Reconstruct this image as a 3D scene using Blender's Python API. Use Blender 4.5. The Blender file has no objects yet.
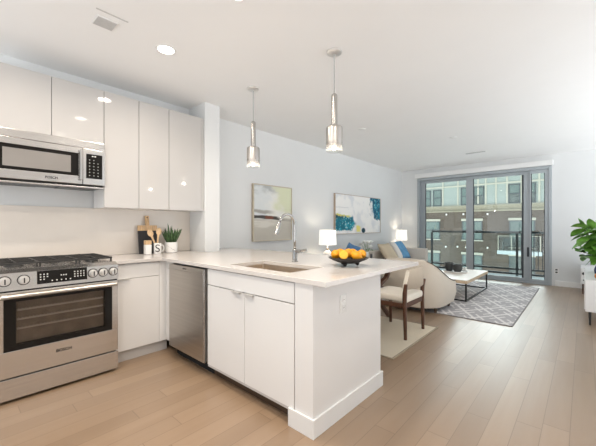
import bpy, bmesh, math, random
from mathutils import Vector as V, Matrix, noise
random.seed(7)
PI = math.pi
S = bpy.context.scene
COL = S.collection

# ------------------------------------------------------------------ camera, sky, exposure
cam = bpy.data.cameras.new('camera')
cam.sensor_width = 36.0
cam.lens = 316.4 / 596 * 36.0
cam.shift_y = 2.5 / 596
cam.clip_start = 0.02
cam.clip_end = 200
camera = bpy.data.objects.new('camera', cam)
COL.objects.link(camera)
camera.location = (0, 0, 1.225)
camera.rotation_euler = (PI / 2, 0, math.radians(42.1))
S.camera = camera

SKY = 0.80
UPLIGHT = 3.15
world = bpy.data.worlds.new('overcast_sky')
S.world = world
world.use_nodes = True
bg = world.node_tree.nodes['Background']
wt = world.node_tree
tc = wt.nodes.new('ShaderNodeTexCoord'); sp = wt.nodes.new('ShaderNodeSeparateXYZ'); rp = wt.nodes.new('ShaderNodeValToRGB')
wt.links.new(tc.outputs['Generated'], sp.inputs[0]); mr = wt.nodes.new('ShaderNodeMapRange')
mr.inputs[1].default_value = -1; mr.inputs[2].default_value = 1
wt.links.new(sp.outputs[2], mr.inputs[0]); wt.links.new(mr.outputs[0], rp.inputs[0])
el = rp.color_ramp.elements
el[0].position = .0; el[0].color = (UPLIGHT * .945, UPLIGHT * .975, UPLIGHT, 1)     # added glow below the horizon, lifts the ceiling
el[1].position = .56; el[1].color = (.85, .93, 1.0, 1)                          # overcast sky above it
e = el.new(.46); e.color = (UPLIGHT * .945, UPLIGHT * .975, UPLIGHT, 1)
wt.links.new(rp.outputs[0], bg.inputs[0])
bg.inputs[1].default_value = SKY

sun = bpy.data.lights.new('low_hazy_sun', 'SUN')
sun.energy = 2.5; sun.angle = math.radians(40); sun.color = (.95, .975, 1.0)
sun_o = bpy.data.objects.new('low_hazy_sun', sun)
COL.objects.link(sun_o)
sun_o.location = (-6, 30, 14)
sun_o.rotation_euler = (-V((-.22, .97, .42))).to_track_quat('-Z', 'Y').to_euler()

S.view_settings.view_transform = 'Standard'
S.view_settings.look = 'None'
S.view_settings.gamma = 1.0
S.view_settings.use_curve_mapping = False
S.view_settings.exposure = 0.25

DOWN_W = 7.5      # watts per recessed lamp
CEIL = 2.68

# ------------------------------------------------------------------ materials
class NT:
    def __init__(s, name):
        s.m = bpy.data.materials.new(name); s.m.use_nodes = True
        s.t = s.m.node_tree; s.b = s.t.nodes['Principled BSDF']; s.out = s.t.nodes['Material Output']
    def n(s, typ, **kw):
        nd = s.t.nodes.new(typ)
        for k, v in kw.items(): setattr(nd, k, v)
        return nd
    def l(s, a, b): s.t.links.new(a, b)
    def m_(s, op, a, b=None, c=None):
        nd = s.n('ShaderNodeMath', operation=op)
        for i, v in enumerate((a, b, c)):
            if v is None: continue
            if hasattr(v, 'links'): s.l(v, nd.inputs[i])
            else: nd.inputs[i].default_value = v
        return nd.outputs[0]
    def mix(s, fac, a, b, blend='MIX'):
        nd = s.n('ShaderNodeMix', data_type='RGBA', blend_type=blend)
        for i, v in ((0, fac), (6, a), (7, b)):
            if hasattr(v, 'links'): s.l(v, nd.inputs[i])
            elif isinstance(v, (int, float)): nd.inputs[i].default_value = v
            else: nd.inputs[i].default_value = (*v, 1)
        return nd.outputs[2]
    def coord(s, scale=(1, 1, 1), which='Object'):
        tc = s.n('ShaderNodeTexCoord'); mp = s.n('ShaderNodeMapping')
        mp.inputs['Scale'].default_value = scale
        s.l(tc.outputs[which], mp.inputs[0]); return mp.outputs[0]
    def noise(s, vec, scale, detail=3, rough=.5):
        nd = s.n('ShaderNodeTexNoise'); nd.inputs['Scale'].default_value = scale
        nd.inputs['Detail'].default_value = detail; nd.inputs['Roughness'].default_value = rough
        s.l(vec, nd.inputs['Vector']); return nd.outputs[0]
    def ramp(s, fac, stops):
        nd = s.n('ShaderNodeValToRGB'); s.l(fac, nd.inputs[0])
        el = nd.color_ramp.elements
        while len(el) < len(stops): el.new(.5)
        for e, (p, c) in zip(el, stops): e.position = p; e.color = (*c, 1)
        return nd.outputs[0]
    def bump(s, h, strength, dist=.01):
        nd = s.n('ShaderNodeBump'); nd.inputs['Strength'].default_value = strength
        nd.inputs['Distance'].default_value = dist
        s.l(h, nd.inputs['Height']); s.l(nd.outputs[0], s.b.inputs['Normal'])
    def set(s, **kw):
        for k, v in kw.items():
            i = s.b.inputs[k.replace('_', ' ')]
            if hasattr(v, 'links'): s.l(v, i)
            elif isinstance(v, tuple) and len(v) == 3: i.default_value = (*v, 1)
            else: i.default_value = v
        return s.m

M = {}
def plain(name, col, rough=.5, metal=0., var=.03, scale=30, bump=0., bdist=.002, stretch=(1, 1, 1), **kw):
    t = NT(name)
    v = t.coord(stretch)
    n = t.noise(v, scale, 4)
    lo = tuple(max(0, c * (1 - var)) for c in col); hi = tuple(min(1, c * (1 + var)) for c in col)
    t.set(Base_Color=t.ramp(n, [(.3, lo), (.7, hi)]), Roughness=rough, Metallic=metal, **kw)
    if bump: t.bump(n, bump, bdist)
    M[name] = t.m
    return t.m

plain('wall_paint', (.735, .745, .745), .55, var=.008, scale=3)
plain('ceiling_paint', (.88, .88, .875), .7, var=.006, scale=3)
plain('trim_paint', (.83, .83, .82), .35, var=.006, scale=3)
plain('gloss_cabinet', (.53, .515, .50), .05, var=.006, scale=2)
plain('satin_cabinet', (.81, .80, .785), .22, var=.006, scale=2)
plain('panel_paint', (.80, .785, .77), .4, var=.008, scale=3)
plain('cabinet_side', (.74, .72, .70), .4, var=.01, scale=3)
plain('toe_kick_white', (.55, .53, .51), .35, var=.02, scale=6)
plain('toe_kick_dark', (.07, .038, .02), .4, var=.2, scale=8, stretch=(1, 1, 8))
plain('quartz', (.65, .615, .585), .16, var=.03, scale=60)
plain('backsplash_quartz', (.74, .685, .625), .2, var=.02, scale=5)
plain('chrome', (.40, .395, .385), .2, 1., var=.01)
plain('polished_steel', (.50, .485, .465), .26, 1., var=.02)
plain('brushed_sink', (.66, .575, .48), .42, 1., var=.06, scale=20, stretch=(1, 30, 1))
plain('handle_steel', (.46, .435, .40), .38, 1., var=.02)
plain('satin_nickel', (.80, .79, .77), .38, .8, var=.01)
plain('black_glass', (.012, .011, .010), .05, var=.05, Specular_IOR_Level=.18)
plain('black_plastic', (.02, .019, .018), .35, var=.05)
plain('cast_iron', (.022, .021, .02), .55, var=.2, scale=80, bump=.2)
plain('dark_gap', (.01, .01, .01), .8)
plain('oven_cavity', (.36, .31, .265), .5, var=.2, scale=12)
plain('rack_wire', (.80, .77, .73), .4, .6)
plain('door_inset', (.25, .235, .22), .12, var=.05, scale=3)
plain('display_mark', (.75, .75, .72), .5)
plain('mark_grey', (.025, .024, .023), .5)
plain('walnut', (.105, .045, .024), .38, var=.35, scale=14, stretch=(6, 6, 1))
plain('cream_fabric', (.87, .81, .71), .9, var=.05, scale=160, bump=.15)
plain('linen_fabric', (.70, .625, .53), .92, var=.06, scale=220, bump=.2)
plain('piping_dark', (.10, .07, .05), .8)
plain('sofa_fabric', (.70, .645, .58), .9, var=.05, scale=200, bump=.2)
plain('beige_cushion', (.62, .51, .37), .9, var=.06, scale=200, bump=.2)
plain('white_cushion', (.82, .80, .77), .9, var=.04, scale=200, bump=.2)
plain('blue_cushion', (.13, .33, .56), .85, var=.18, scale=9, bump=.1)
plain('navy_cushion', (.10, .22, .40), .85, var=.2, scale=9, bump=.1)
plain('pale_oak', (.66, .50, .345), .5, var=.16, scale=7, stretch=(9, 1, 9))
plain('whitewash_oak', (.68, .60, .52), .4, var=.06, scale=7, stretch=(9, 1, 9))
plain('board_wood', (.63, .42, .23), .5, var=.22, scale=9, stretch=(9, 9, 1))
plain('spoon_wood', (.66, .46, .27), .5, var=.15, scale=9, stretch=(9, 9, 1))
plain('chalk_black', (.022, .022, .026), .55, var=.15, scale=20)
plain('ceramic_white', (.85, .84, .82), .18, var=.01)
plain('black_steel', (.025, .024, .024), .4, var=.1)
plain('succulent_green', (.055, .11, .04), .45, var=.5, scale=40)
plain('leaf_green', (.15, .34, .055), .32, var=.5, scale=12)
plain('stem_brown', (.12, .085, .05), .7, var=.2)
plain('soil', (.03, .02, .014), .9, var=.3, scale=60)
plain('bowl_bronze', (.022, .018, .016), .5, 0., var=.3, scale=30, bump=.2)
plain('lemon_skin', (.78, .33, .004), .42, var=.12, scale=18, bump=.12)
plain('lemon_flesh', (.88, .50, .04), .35, var=.1, scale=60)
plain('door_frame_grey', (.40, .435, .46), .4, .25, var=.02)
plain('frame_gasket', (.05, .058, .066), .6)
plain('rail_black', (.012, .018, .02), .45, var=.1)
plain('balcony_concrete', (.50, .57, .58), .8, var=.05, scale=6)
plain('facade_panel', (.31, .355, .325), .6, var=.03, scale=2)
plain('facade_trim', (.46, .45, .37), .6, var=.03, scale=2)
plain('facade_band', (.30, .275, .20), .7, var=.06, scale=2)
plain('facade_dark', (.07, .085, .09), .4)
plain('facade_glass_pale', (.14, .19, .175), .22, var=.1, scale=1.5)
plain('facade_glass_dark', (.10, .12, .11), .1, var=.4, scale=2)
plain('lamp_base_white', (.82, .80, .76), .25, var=.02)
plain('brass', (.62, .43, .22), .3, 1.)
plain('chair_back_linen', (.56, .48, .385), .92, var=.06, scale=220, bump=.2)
plain('petal_white', (.88, .88, .84), .6, var=.03)
plain('vase_navy', (.035, .045, .10), .2, var=.5, scale=25)
plain('orange_ceramic', (.62, .22, .05), .35, var=.2, scale=20)
plain('charcoal_ceramic', (.055, .058, .058), .45, var=.3, scale=40)
plain('grille_grey', (.58, .575, .565), .6, var=.05)
plain('register_grey', (.50, .50, .50), .6, var=.05)
plain('frame_champagne', (.56, .49, .38), .35, .6, var=.05)
plain('frame_wood', (.45, .36, .28), .5, var=.1)
plain('jute', (.74, .65, .51), .95, var=.12, scale=120, bump=.5, bdist=.004, stretch=(1, 6, 1))
plain('jute_edge', (.40, .33, .24), .95, var=.1, scale=120)
plain('cord_grey', (.42, .42, .41), .4)

def steel(name, col, rough, stretch):
    t = NT(name); v = t.coord(stretch)
    n = t.noise(v, 40, 4, .6)
    big = t.noise(t.coord((1, 1, 1)), 2.0, 2)
    c = t.ramp(n, [(.3, tuple(x * .93 for x in col)), (.7, tuple(min(1, x * 1.05) for x in col))])
    t.set(Base_Color=c, Metallic=1.0, Roughness=t.m_('ADD', t.m_('MULTIPLY', n, .08), rough - .04))
    t.bump(n, .03, .001); M[name] = t.m
steel('stainless', (.64, .62, .60), .24, (1, .04, 1.6))       # grain along y
steel('stainless_dishwasher', (.50, .475, .445), .30, (.04, 1, 1.6))  # grain along x

def floor_mat():
    t = NT('oak_planks')
    tc = t.n('ShaderNodeTexCoord'); sp = t.n('ShaderNodeSeparateXYZ'); t.l(tc.outputs['Object'], sp.inputs[0])
    x, y = sp.outputs[0], sp.outputs[1]
    r = t.m_('DIVIDE', t.m_('ADD', x, 20), .127)
    row = t.m_('FLOOR', r); fr = t.m_('FRACT', r)
    wn = t.n('ShaderNodeTexWhiteNoise', noise_dimensions='1D'); t.l(row, wn.inputs['W'])
    q = t.m_('ADD', t.m_('DIVIDE', t.m_('ADD', y, 20), 1.25), t.m_('MULTIPLY', wn.outputs[0], 7.3))
    pl = t.m_('FLOOR', q); fq = t.m_('FRACT', q)
    cb = t.n('ShaderNodeCombineXYZ'); t.l(row, cb.inputs[0]); t.l(pl, cb.inputs[1])
    w2 = t.n('ShaderNodeTexWhiteNoise', noise_dimensions='2D'); t.l(cb.outputs[0], w2.inputs['Vector'])
    # grain
    gv = t.n('ShaderNodeCombineXYZ')
    t.l(t.m_('MULTIPLY', x, 22), gv.inputs[0]); t.l(t.m_('MULTIPLY', y, 1.6), gv.inputs[1])
    t.l(t.m_('MULTIPLY', w2.outputs[0], 37), gv.inputs[2])
    g = t.noise(gv.outputs[0], 1.0, 6, .6)
    g2 = t.noise(gv.outputs[0], .35, 2, .5)
    base = t.ramp(w2.outputs[0], [(0, (.245, .162, .10)), (.5, (.295, .198, .125)), (1, (.35, .24, .155))])
    c = t.mix(t.m_('MULTIPLY', g, .45), base, (.215, .135, .078))
    c = t.mix(t.m_('MULTIPLY', g2, .35), c, (.43, .315, .215))
    sx = t.m_('LESS_THAN', t.m_('MINIMUM', fr, t.m_('SUBTRACT', 1.0, fr)), .014)
    sy = t.m_('LESS_THAN', t.m_('MINIMUM', fq, t.m_('SUBTRACT', 1.0, fq)), .0018)
    seam = t.m_('MAXIMUM', sx, sy)
    c = t.mix(t.m_('MULTIPLY', seam, .6), c, (.12, .075, .045))
    t.set(Base_Color=c, Roughness=t.m_('ADD', .32, t.m_('MULTIPLY', g, .14)), Specular_IOR_Level=.75, Coat_Weight=.42, Coat_Roughness=.34)
    t.bump(t.m_('SUBTRACT', t.m_('MULTIPLY', g, .15), seam), .12, .002)
    M['oak_planks'] = t.m
floor_mat()

def brick_mat():
    t = NT('taupe_brick')
    tc = t.n('ShaderNodeTexCoord'); sp = t.n('ShaderNodeSeparateXYZ'); t.l(tc.outputs['Object'], sp.inputs[0])
    cb = t.n('ShaderNodeCombineXYZ'); t.l(sp.outputs[0], cb.inputs[0]); t.l(sp.outputs[2], cb.inputs[1])
    b = t.n('ShaderNodeTexBrick'); t.l(cb.outputs[0], b.inputs['Vector'])
    b.inputs['Scale'].default_value = 1; b.inputs['Brick Width'].default_value = .3; b.inputs['Row Height'].default_value = .1
    b.inputs['Mortar Size'].default_value = .012
    b.inputs['Color1'].default_value = (.097, .075, .058, 1); b.inputs['Color2'].default_value = (.118, .092, .073, 1)
    b.inputs['Mortar'].default_value = (.125, .104, .083, 1)
    t.set(Base_Color=b.outputs[0], Roughness=.85); M['taupe_brick'] = t.m
brick_mat()

def glass_mat(name, tint, ior=1.45, rough=0.0):
    m = bpy.data.materials.new(name); m.use_nodes = True; t = m.node_tree; t.nodes.clear()
    o = t.nodes.new('ShaderNodeOutputMaterial'); mx = t.nodes.new('ShaderNodeMixShader')
    tr = t.nodes.new('ShaderNodeBsdfTransparent'); gl = t.nodes.new('ShaderNodeBsdfGlossy'); fr = t.nodes.new('ShaderNodeFresnel')
    tr.inputs[0].default_value = (*tint, 1); gl.inputs['Roughness'].default_value = rough
    fr.inputs[0].default_value = ior
    t.links.new(fr.outputs[0], mx.inputs[0]); t.links.new(tr.outputs[0], mx.inputs[1]); t.links.new(gl.outputs[0], mx.inputs[2])
    t.links.new(mx.outputs[0], o.inputs[0]); M[name] = m
glass_mat('clear_glass', (.93, .975, .965))
glass_mat('rail_glass', (.95, .985, .98))
glass_mat('oven_glass', (.82, .79, .76))

def pendant_glass():
    m = bpy.data.materials.new('ombre_mirror_glass'); m.use_nodes = True; t = m.node_tree; t.nodes.clear()
    o = t.nodes.new('ShaderNodeOutputMaterial'); mx = t.nodes.new('ShaderNodeMixShader'); mx2 = t.nodes.new('ShaderNodeMixShader')
    tr = t.nodes.new('ShaderNodeBsdfTransparent'); gl = t.nodes.new('ShaderNodeBsdfGlossy'); g2 = t.nodes.new('ShaderNodeBsdfTranslucent')
    fr = t.nodes.new('ShaderNodeFresnel'); tc = t.nodes.new('ShaderNodeTexCoord'); sp = t.nodes.new('ShaderNodeSeparateXYZ')
    mr = t.nodes.new('ShaderNodeMapRange')
    tr.inputs[0].default_value = (.97, .97, .96, 1)
    gl.inputs['Color'].default_value = (.62, .595, .57, 1); gl.inputs['Roughness'].default_value = .3; g2.inputs['Color'].default_value = (.95, .94, .92, 1)
    t.links.new(tc.outputs['Generated'], sp.inputs[0]); t.links.new(sp.outputs[2], mr.inputs[0])
    mr.inputs[1].default_value = .10; mr.inputs[2].default_value = .42; mr.inputs[3].default_value = 0; mr.inputs[4].default_value = .93
    mx2.inputs[0].default_value = .07; t.links.new(tr.outputs[0], mx2.inputs[1]); t.links.new(g2.outputs[0], mx2.inputs[2])
    t.links.new(mr.outputs[0], mx.inputs[0]); t.links.new(mx2.outputs[0], mx.inputs[1]); t.links.new(gl.outputs[0], mx.inputs[2])
    t.links.new(mx.outputs[0], o.inputs[0]); M['ombre_mirror_glass'] = m
pendant_glass()

def emit(name, col, st, base=(.9, .88, .84)):
    t = NT(name); t.set(Base_Color=base, Emission_Color=col, Emission_Strength=st, Roughness=.6); M[name] = t.m
emit('lamp_diffuser', (1, .93, .82), 9.0)
emit('bulb_glow', (1, .93, .82), 5.0)
emit('lit_shade', (1, .95, .87), .55)
emit('facade_lamp', (1, .97, .9), .02)

def vcol_mat(name, rough, bump=0, scale=300):
    t = NT(name); a = t.n('ShaderNodeVertexColor'); a.layer_name = 'pattern'
    t.set(Base_Color=a.outputs[0], Roughness=rough)
    if bump: t.bump(t.noise(t.coord(), scale, 3), bump, .003)
    M[name] = t.m
vcol_mat('canvas_paint', .7, .1, 60)
vcol_mat('rug_pile', .95, .4)

# ------------------------------------------------------------------ mesh helpers
BASE = {}
class B:
    """collects shapes in world (or thing-local) coordinates; put() links them as one mesh object"""
    def __init__(s): s.bm = bmesh.new()
    def _xf(s, vs, mat):
        if mat is not None: bmesh.ops.transform(s.bm, matrix=mat, verts=vs)
    def box(s, x0, x1, y0, y1, z0, z1, bev=0, seg=2, mat=None):
        r = bmesh.ops.create_cube(s.bm, size=1.0)
        vs = r['verts']
        for v in vs:
            v.co = V(((x0 + x1) / 2 + v.co.x * (x1 - x0), (y0 + y1) / 2 + v.co.y * (y1 - y0), (z0 + z1) / 2 + v.co.z * (z1 - z0)))
        if bev:
            es = list({e for v in vs for e in v.link_edges})
            rr = bmesh.ops.bevel(s.bm, geom=es, offset=bev, segments=seg, affect='EDGES', profile=.6)
            vs = list({v for f in rr['faces'] for v in f.verts} | {v for v in vs if v.is_valid})
        s._xf(vs, mat); return s
    def cyl(s, p, q, r0, r1=None, n=20, caps=True):
        p, q = V(p), V(q); d = q - p; r1 = r0 if r1 is None else r1
        rr = bmesh.ops.create_cone(s.bm, cap_ends=caps, segments=n, radius1=r0, radius2=r1, depth=d.length)
        s._xf(rr['verts'], Matrix.Translation((p + q) / 2) @ d.to_track_quat('Z', 'Y').to_matrix().to_4x4()); return s
    def ball(s, c, r, sc=(1, 1, 1), n=16, mat=None):
        rr = bmesh.ops.create_uvsphere(s.bm, u_segments=n, v_segments=max(6, n * 2 // 3), radius=r)
        s._xf(rr['verts'], Matrix.Translation(c) @ (mat or Matrix()) @ Matrix.Diagonal((*sc, 1))); return s
    def lathe(s, c, prof, n=28, close=False):
        """prof: list of (radius, z) from c"""
        rings = []
        for r, z in prof:
            if r < 1e-5: rings.append([s.bm.verts.new((c[0], c[1], c[2] + z))])
            else: rings.append([s.bm.verts.new((c[0] + r * math.cos(2 * PI * k / n), c[1] + r * math.sin(2 * PI * k / n), c[2] + z)) for k in range(n)])
        prs = list(zip(rings, rings[1:])) + ([(rings[-1], rings[0])] if close else [])
        for a, b in prs:
            for k in range(n):
                k2 = (k + 1) % n
                f = [a[k % len(a)], a[k2 % len(a)], b[k2 % len(b)], b[k % len(b)]]
                f = list(dict.fromkeys(f))
                if len(f) > 2: s.bm.faces.new(f)
        return s
    def tube(s, pts, r, n=12, caps=True):
        pts = [V(p) for p in pts]; rs = r if isinstance(r, (list, tuple)) else [r] * len(pts)
        t0 = (pts[1] - pts[0]).normalized(); up = V((0, 0, 1)) if abs(t0.z) < .9 else V((1, 0, 0))
        nrm = t0.cross(up).normalized(); rings = []
        for i, p in enumerate(pts):
            t = (pts[min(i + 1, len(pts) - 1)] - pts[max(i - 1, 0)]).normalized()
            nrm = (nrm - t * nrm.dot(t)).normalized(); bn = t.cross(nrm)
            rings.append([s.bm.verts.new(p + (nrm * math.cos(2 * PI * k / n) + bn * math.sin(2 * PI * k / n)) * rs[i]) for k in range(n)])
        for a, b in zip(rings, rings[1:]):
            for k in range(n): s.bm.faces.new((a[k], a[(k + 1) % n], b[(k + 1) % n], b[k]))
        if caps: s.bm.faces.new(rings[0][::-1]); s.bm.faces.new(rings[-1])
        return s
    def bar(s, p, q, w, h, up=(0, 0, 1), bev=.002):
        """square bar from p to q"""
        p, q = V(p), V(q); d = (q - p); L = d.length; z = d.normalized(); u = V(up)
        if abs(z.dot(u)) > .98: u = V((1, 0, 0))
        x = u.cross(z).normalized(); y = z.cross(x)
        m = Matrix((x, y, z)).transposed().to_4x4(); m.translation = (p + q) / 2
        return s.box(-w / 2, w / 2, -h / 2, h / 2, -L / 2, L / 2, bev, 1, m)
    def prism(s, poly, z0, z1):
        a = [s.bm.verts.new((x, y, z0)) for x, y in poly]; b = [s.bm.verts.new((x, y, z1)) for x, y in poly]
        s.bm.faces.new(a[::-1]); s.bm.faces.new(b)
        n = len(poly)
        for i in range(n): s.bm.faces.new((a[i], a[(i + 1) % n], b[(i + 1) % n], b[i]))
        return s
    def rings(s, rs, closed=True, caps=True):
        rs = [[s.bm.verts.new(p) for p in r] for r in rs]; n = len(rs[0])
        for a, b in zip(rs, rs[1:]):
            for k in range(n if closed else n - 1): s.bm.faces.new((a[k], a[(k + 1) % n], b[(k + 1) % n], b[k]))
        if caps: s.bm.faces.new(rs[0][::-1]); s.bm.faces.new(rs[-1])
        return s
    def leaf(s, p, d, L, w, droop=.3, fold=.25, n=6, roll=0.):
        p = V(p); d = V(d).normalized(); side = d.cross(V((0, 0, 1)))
        side = side.normalized() if side.length > 1e-3 else V((1, 0, 0))
        side = Matrix.Rotation(roll, 3, d) @ side
        up = side.cross(d).normalized(); prev = None
        for i in range(n + 1):
            t = i / n; hw = w / 2 * (math.sin(PI * min(1, t * .93 + .05)) ** .75)
            c = p + d * (L * t) + V((0, 0, -droop * L * t * t))
            row = [s.bm.verts.new(c - side * hw + up * hw * fold), s.bm.verts.new(c), s.bm.verts.new(c + side * hw + up * hw * fold)]
            if prev:
                for k in (0, 1): s.bm.faces.new((prev[k], prev[k + 1], row[k + 1], row[k]))
            prev = row
        return s
    def put(s, name, mat, parent=None, smooth=False, local=False, sub=0, kind=None):
        bmesh.ops.recalc_face_normals(s.bm, faces=s.bm.faces)
        if parent is not None and not local:
            bmesh.ops.translate(s.bm, verts=s.bm.verts, vec=-BASE.get(parent.name, V()))
        me = bpy.data.meshes.new(name); s.bm.to_mesh(me); s.bm.free()
        me.materials.append(M[mat] if isinstance(mat, str) else mat)
        if smooth:
            for p in me.polygons: p.use_smooth = True
            if smooth != True: me.set_sharp_from_angle(angle=math.radians(smooth))
        o = bpy.data.objects.new(name, me); COL.objects.link(o)
        if parent is not None: o.parent = parent; BASE[o.name] = BASE.get(parent.name, V())
        if sub:
            md = o.modifiers.new('smooth', 'SUBSURF'); md.levels = sub; md.render_levels = sub
        if kind: o['kind'] = kind
        return o

def thing(name, label, cat, loc=(0, 0, 0), group=None, kind=None):
    o = bpy.data.objects.new(name, None); COL.objects.link(o); o.location = loc
    o.empty_display_size = .05
    BASE[o.name] = V(loc)
    tag(o, label, cat, group)
    if kind: o['kind'] = kind
    return o
def tag(o, label, cat, group=None):
    if label: o['label'] = label
    if cat: o['category'] = cat
    if group: o['group'] = group
    return o
def dup(root, loc, label=None, group=None, rz=None):
    def cp(o, par):
        c = o.copy(); COL.objects.link(c)
        if par: c.parent = par
        for ch in list(o.children): cp(ch, c)
        return c
    r = cp(root, None); r.location = loc
    if rz is not None: r.rotation_euler[2] = rz
    if label: r['label'] = label
    if group: r['group'] = group
    return r
def recenter(o):
    """origin of a single-mesh thing to the middle of its base"""
    vs = [v.co for v in o.data.vertices]
    c = V(((min(v.x for v in vs) + max(v.x for v in vs)) / 2, (min(v.y for v in vs) + max(v.y for v in vs)) / 2, min(v.z for v in vs)))
    o.data.transform(Matrix.Translation(-c)); o.location = o.location + c
    return o
def text(body, name, size, loc, ex, ey, mat, parent, bend=None, ext=.0006, bold=0):
    """lettering laid in the plane (ex, ey) centred on loc (world)"""
    cu = bpy.data.curves.new(name, 'FONT'); cu.body = body; cu.size = size; cu.extrude = ext; cu.offset = bold
    cu.align_x = 'CENTER'; cu.align_y = 'CENTER'
    t = bpy.data.objects.new(name + '_curve', cu); COL.objects.link(t)
    dg = bpy.context.evaluated_depsgraph_get()
    me = bpy.data.meshes.new_from_object(t.evaluated_get(dg))
    bpy.data.objects.remove(t)
    if bend:
        bm = bmesh.new(); bm.from_mesh(me)
        for _ in range(4):
            bmesh.ops.triangulate(bm, faces=bm.faces)
            es = [e for e in bm.edges if e.calc_length() > .006]
            if es: bmesh.ops.subdivide_edges(bm, edges=es, cuts=1)
        bmesh.ops.triangulate(bm, faces=bm.faces)
        bm.to_mesh(me); bm.free()
    ex, ey = V(ex), V(ey); ez = ex.cross(ey); base = BASE.get(parent.name, V())
    for v in me.vertices:
        x, y, z = v.co
        if bend:
            c, r = bend; a = x / r
            rad = r + z + .0012
            v.co = V(c) + (ex * math.sin(a) + ez * math.cos(a)) * rad + ey * y - base
        else:
            v.co = V(loc) + ex * x + ey * y + ez * z - base
    me.materials.clear(); me.materials.append(M[mat])
    o = bpy.data.objects.new(name, me); COL.objects.link(o); o.parent = parent
    return o
def structure(o): o['kind'] = 'structure'; return o

# ================================================================== THE SETTING
XW = -3.67           # long wall with the backsplash and the paintings
YW = 8.25            # window wall
B().prism([(-3.9, -2.1), (1.2, -2.1), (1.2, 2.5), (.8, 3.2), (.8, YW + .2), (-3.9, YW + .2)], -.12, 0).put('floor', 'oak_planks', kind='structure')
B().prism([(-3.9, -2.1), (1.9, -2.1), (1.9, 2.5), (.85, 3.4), (.85, YW + .2), (-3.9, YW + .2)], CEIL, CEIL + .15).put('ceiling', 'ceiling_paint', kind='structure')
B().box(XW - .15, XW, -1.9, YW + .2, 0, CEIL).put('wall_left', 'wall_paint', kind='structure')
B().box(XW, -3.31, 2.03, 2.23, 0, CEIL).put('wall_pier', 'wall_paint', kind='structure')
DX0, DX1, DZ = -3.235, -.485, 2.45
b = B()
b.box(XW, DX0, YW, YW + .2, 0, CEIL).box(DX1, 2.4, YW, YW + .2, 0, CEIL).box(DX0, DX1, YW, YW + .2, DZ, CEIL)
b.put('wall_far', 'wall_paint', kind='structure')
B().box(1.9, 2.05, -2.1, 2.5, 0, CEIL).put('added_wall_right', 'wall_paint', kind='structure')  # unseen wall added to cut side light on the peninsula end panel
B().box(1.2, 1.9, -2.1, 2.5, -.12, 0).put('floor_right', 'oak_planks', kind='structure')
# the room is open to the right beyond the kitchen and behind the camera (rest of the flat, never in frame)
B().box(-.43, .80, YW - .016, YW, 0, .11, .003).put('baseboard_far', 'trim_paint', kind='structure')
B().box(XW, XW + .016, 2.72, YW - .02, 0, .11, .003).put('baseboard_left', 'trim_paint', kind='structure')

# sliding balcony door
b = B()
b.box(DX0, DX0 + .05, YW - .02, YW + .16, 0, DZ, .003).box(DX1 - .05, DX1, YW - .02, YW + .16, 0, DZ, .003)
b.box(DX0 + .05, DX1 - .05, YW - .02, YW + .16, DZ - .06, DZ, .003).box(DX0 + .05, DX1 - .05, YW - .02, YW + .16, 0, .022, .003)
door = b.put('door_1', 'door_frame_grey', kind='structure')
def door_panel(x0, x1, y, sl, sr, handle=None):
    z0, z1, d = .024, DZ - .062, .042
    b = B()
    b.box(x0, x0 + sl, y, y + d, z0, z1, .003).box(x1 - sr, x1, y, y + d, z0, z1, .003)
    b.box(x0 + sl, x1 - sr, y, y + d, z1 - .07, z1, .003).box(x0 + sl, x1 - sr, y, y + d, z0, z0 + .075, .003)
    p = b.put('door_panel', 'door_frame_grey', door)
    B().box(x0 + sl, x1 - sr, y + .016, y + .026, z0 + .075, z1 - .07).put('glass_pane', 'clear_glass', p)
    g = B()
    for gx in (x0 + sl, x1 - sr - .012): g.box(gx - (.022 if handle and gx > x0 + sl else 0), gx + .012, y + .006, y + .036, z0 + .075, z1 - .07)
    g.put('gasket', 'frame_gasket', p)
    if handle:
        h = B().box(handle - .018, handle + .018, y - .008, y, .56, .76, .003)
        h.tube([(handle, y - .008, .60), (handle, y - .05, .605), (handle, y - .055, .66), (handle, y - .05, .715), (handle, y - .008, .72)], .008, 8)
        h.put('door_handle', 'frame_gasket', p, 40)
    return p
door_panel(DX0 + .052, -1.98, YW + .11, .11, .10)
door_panel(-2.09, -.853, YW + .055, .15, .11, -.885)
door_panel(-.851, DX1 - .052, YW + .004, .022, .06)
valance = tag(recenter(B().box(-3.275, -.462, YW - .085, YW - .001, 2.452, 2.556, .004).put('shade_valance', 'trim_paint')),
    'white boxed roller shade valance above the balcony door', 'shade valance')

# ================================================================== OUTSIDE
b = B().box(-3.9, .6, YW + .2, 9.8, -.20, -.05); b.put('balcony_floor', 'balcony_concrete', kind='structure')
r = thing('balcony_railing', 'black metal railing along the edge of the own balcony behind the sliding door', 'railing', (-1.9, 9.7, -.05))
B().bar((-3.37, 9.7, 1.05), (.55, 9.7, 1.05), .05, .055).put('top_rail', 'rail_black', r)
B().bar((-3.37, 9.7, .115), (.55, 9.7, .115), .04, .045).put('bottom_rail', 'rail_black', r)
B().bar((-3.37, 9.7, .0), (.55, 9.7, .0), .04, .045).put('bottom_rail', 'rail_black', r)
for px in (-3.37, -1.26, .5): B().bar((px, 9.7, -.05), (px, 9.7, 1.03), .05, .05).put('post', 'rail_black', r)
for k in range(6): B().cyl((-1.17 + k * .085, 9.7, .13), (-1.17 + k * .085, 9.7, 1.03), .009, n=8).put('baluster', 'rail_black', r)
B().box(-3.33, -1.30, 9.694, 9.706, .14, 1.02).put('glass_pane', 'rail_glass', r)

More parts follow.
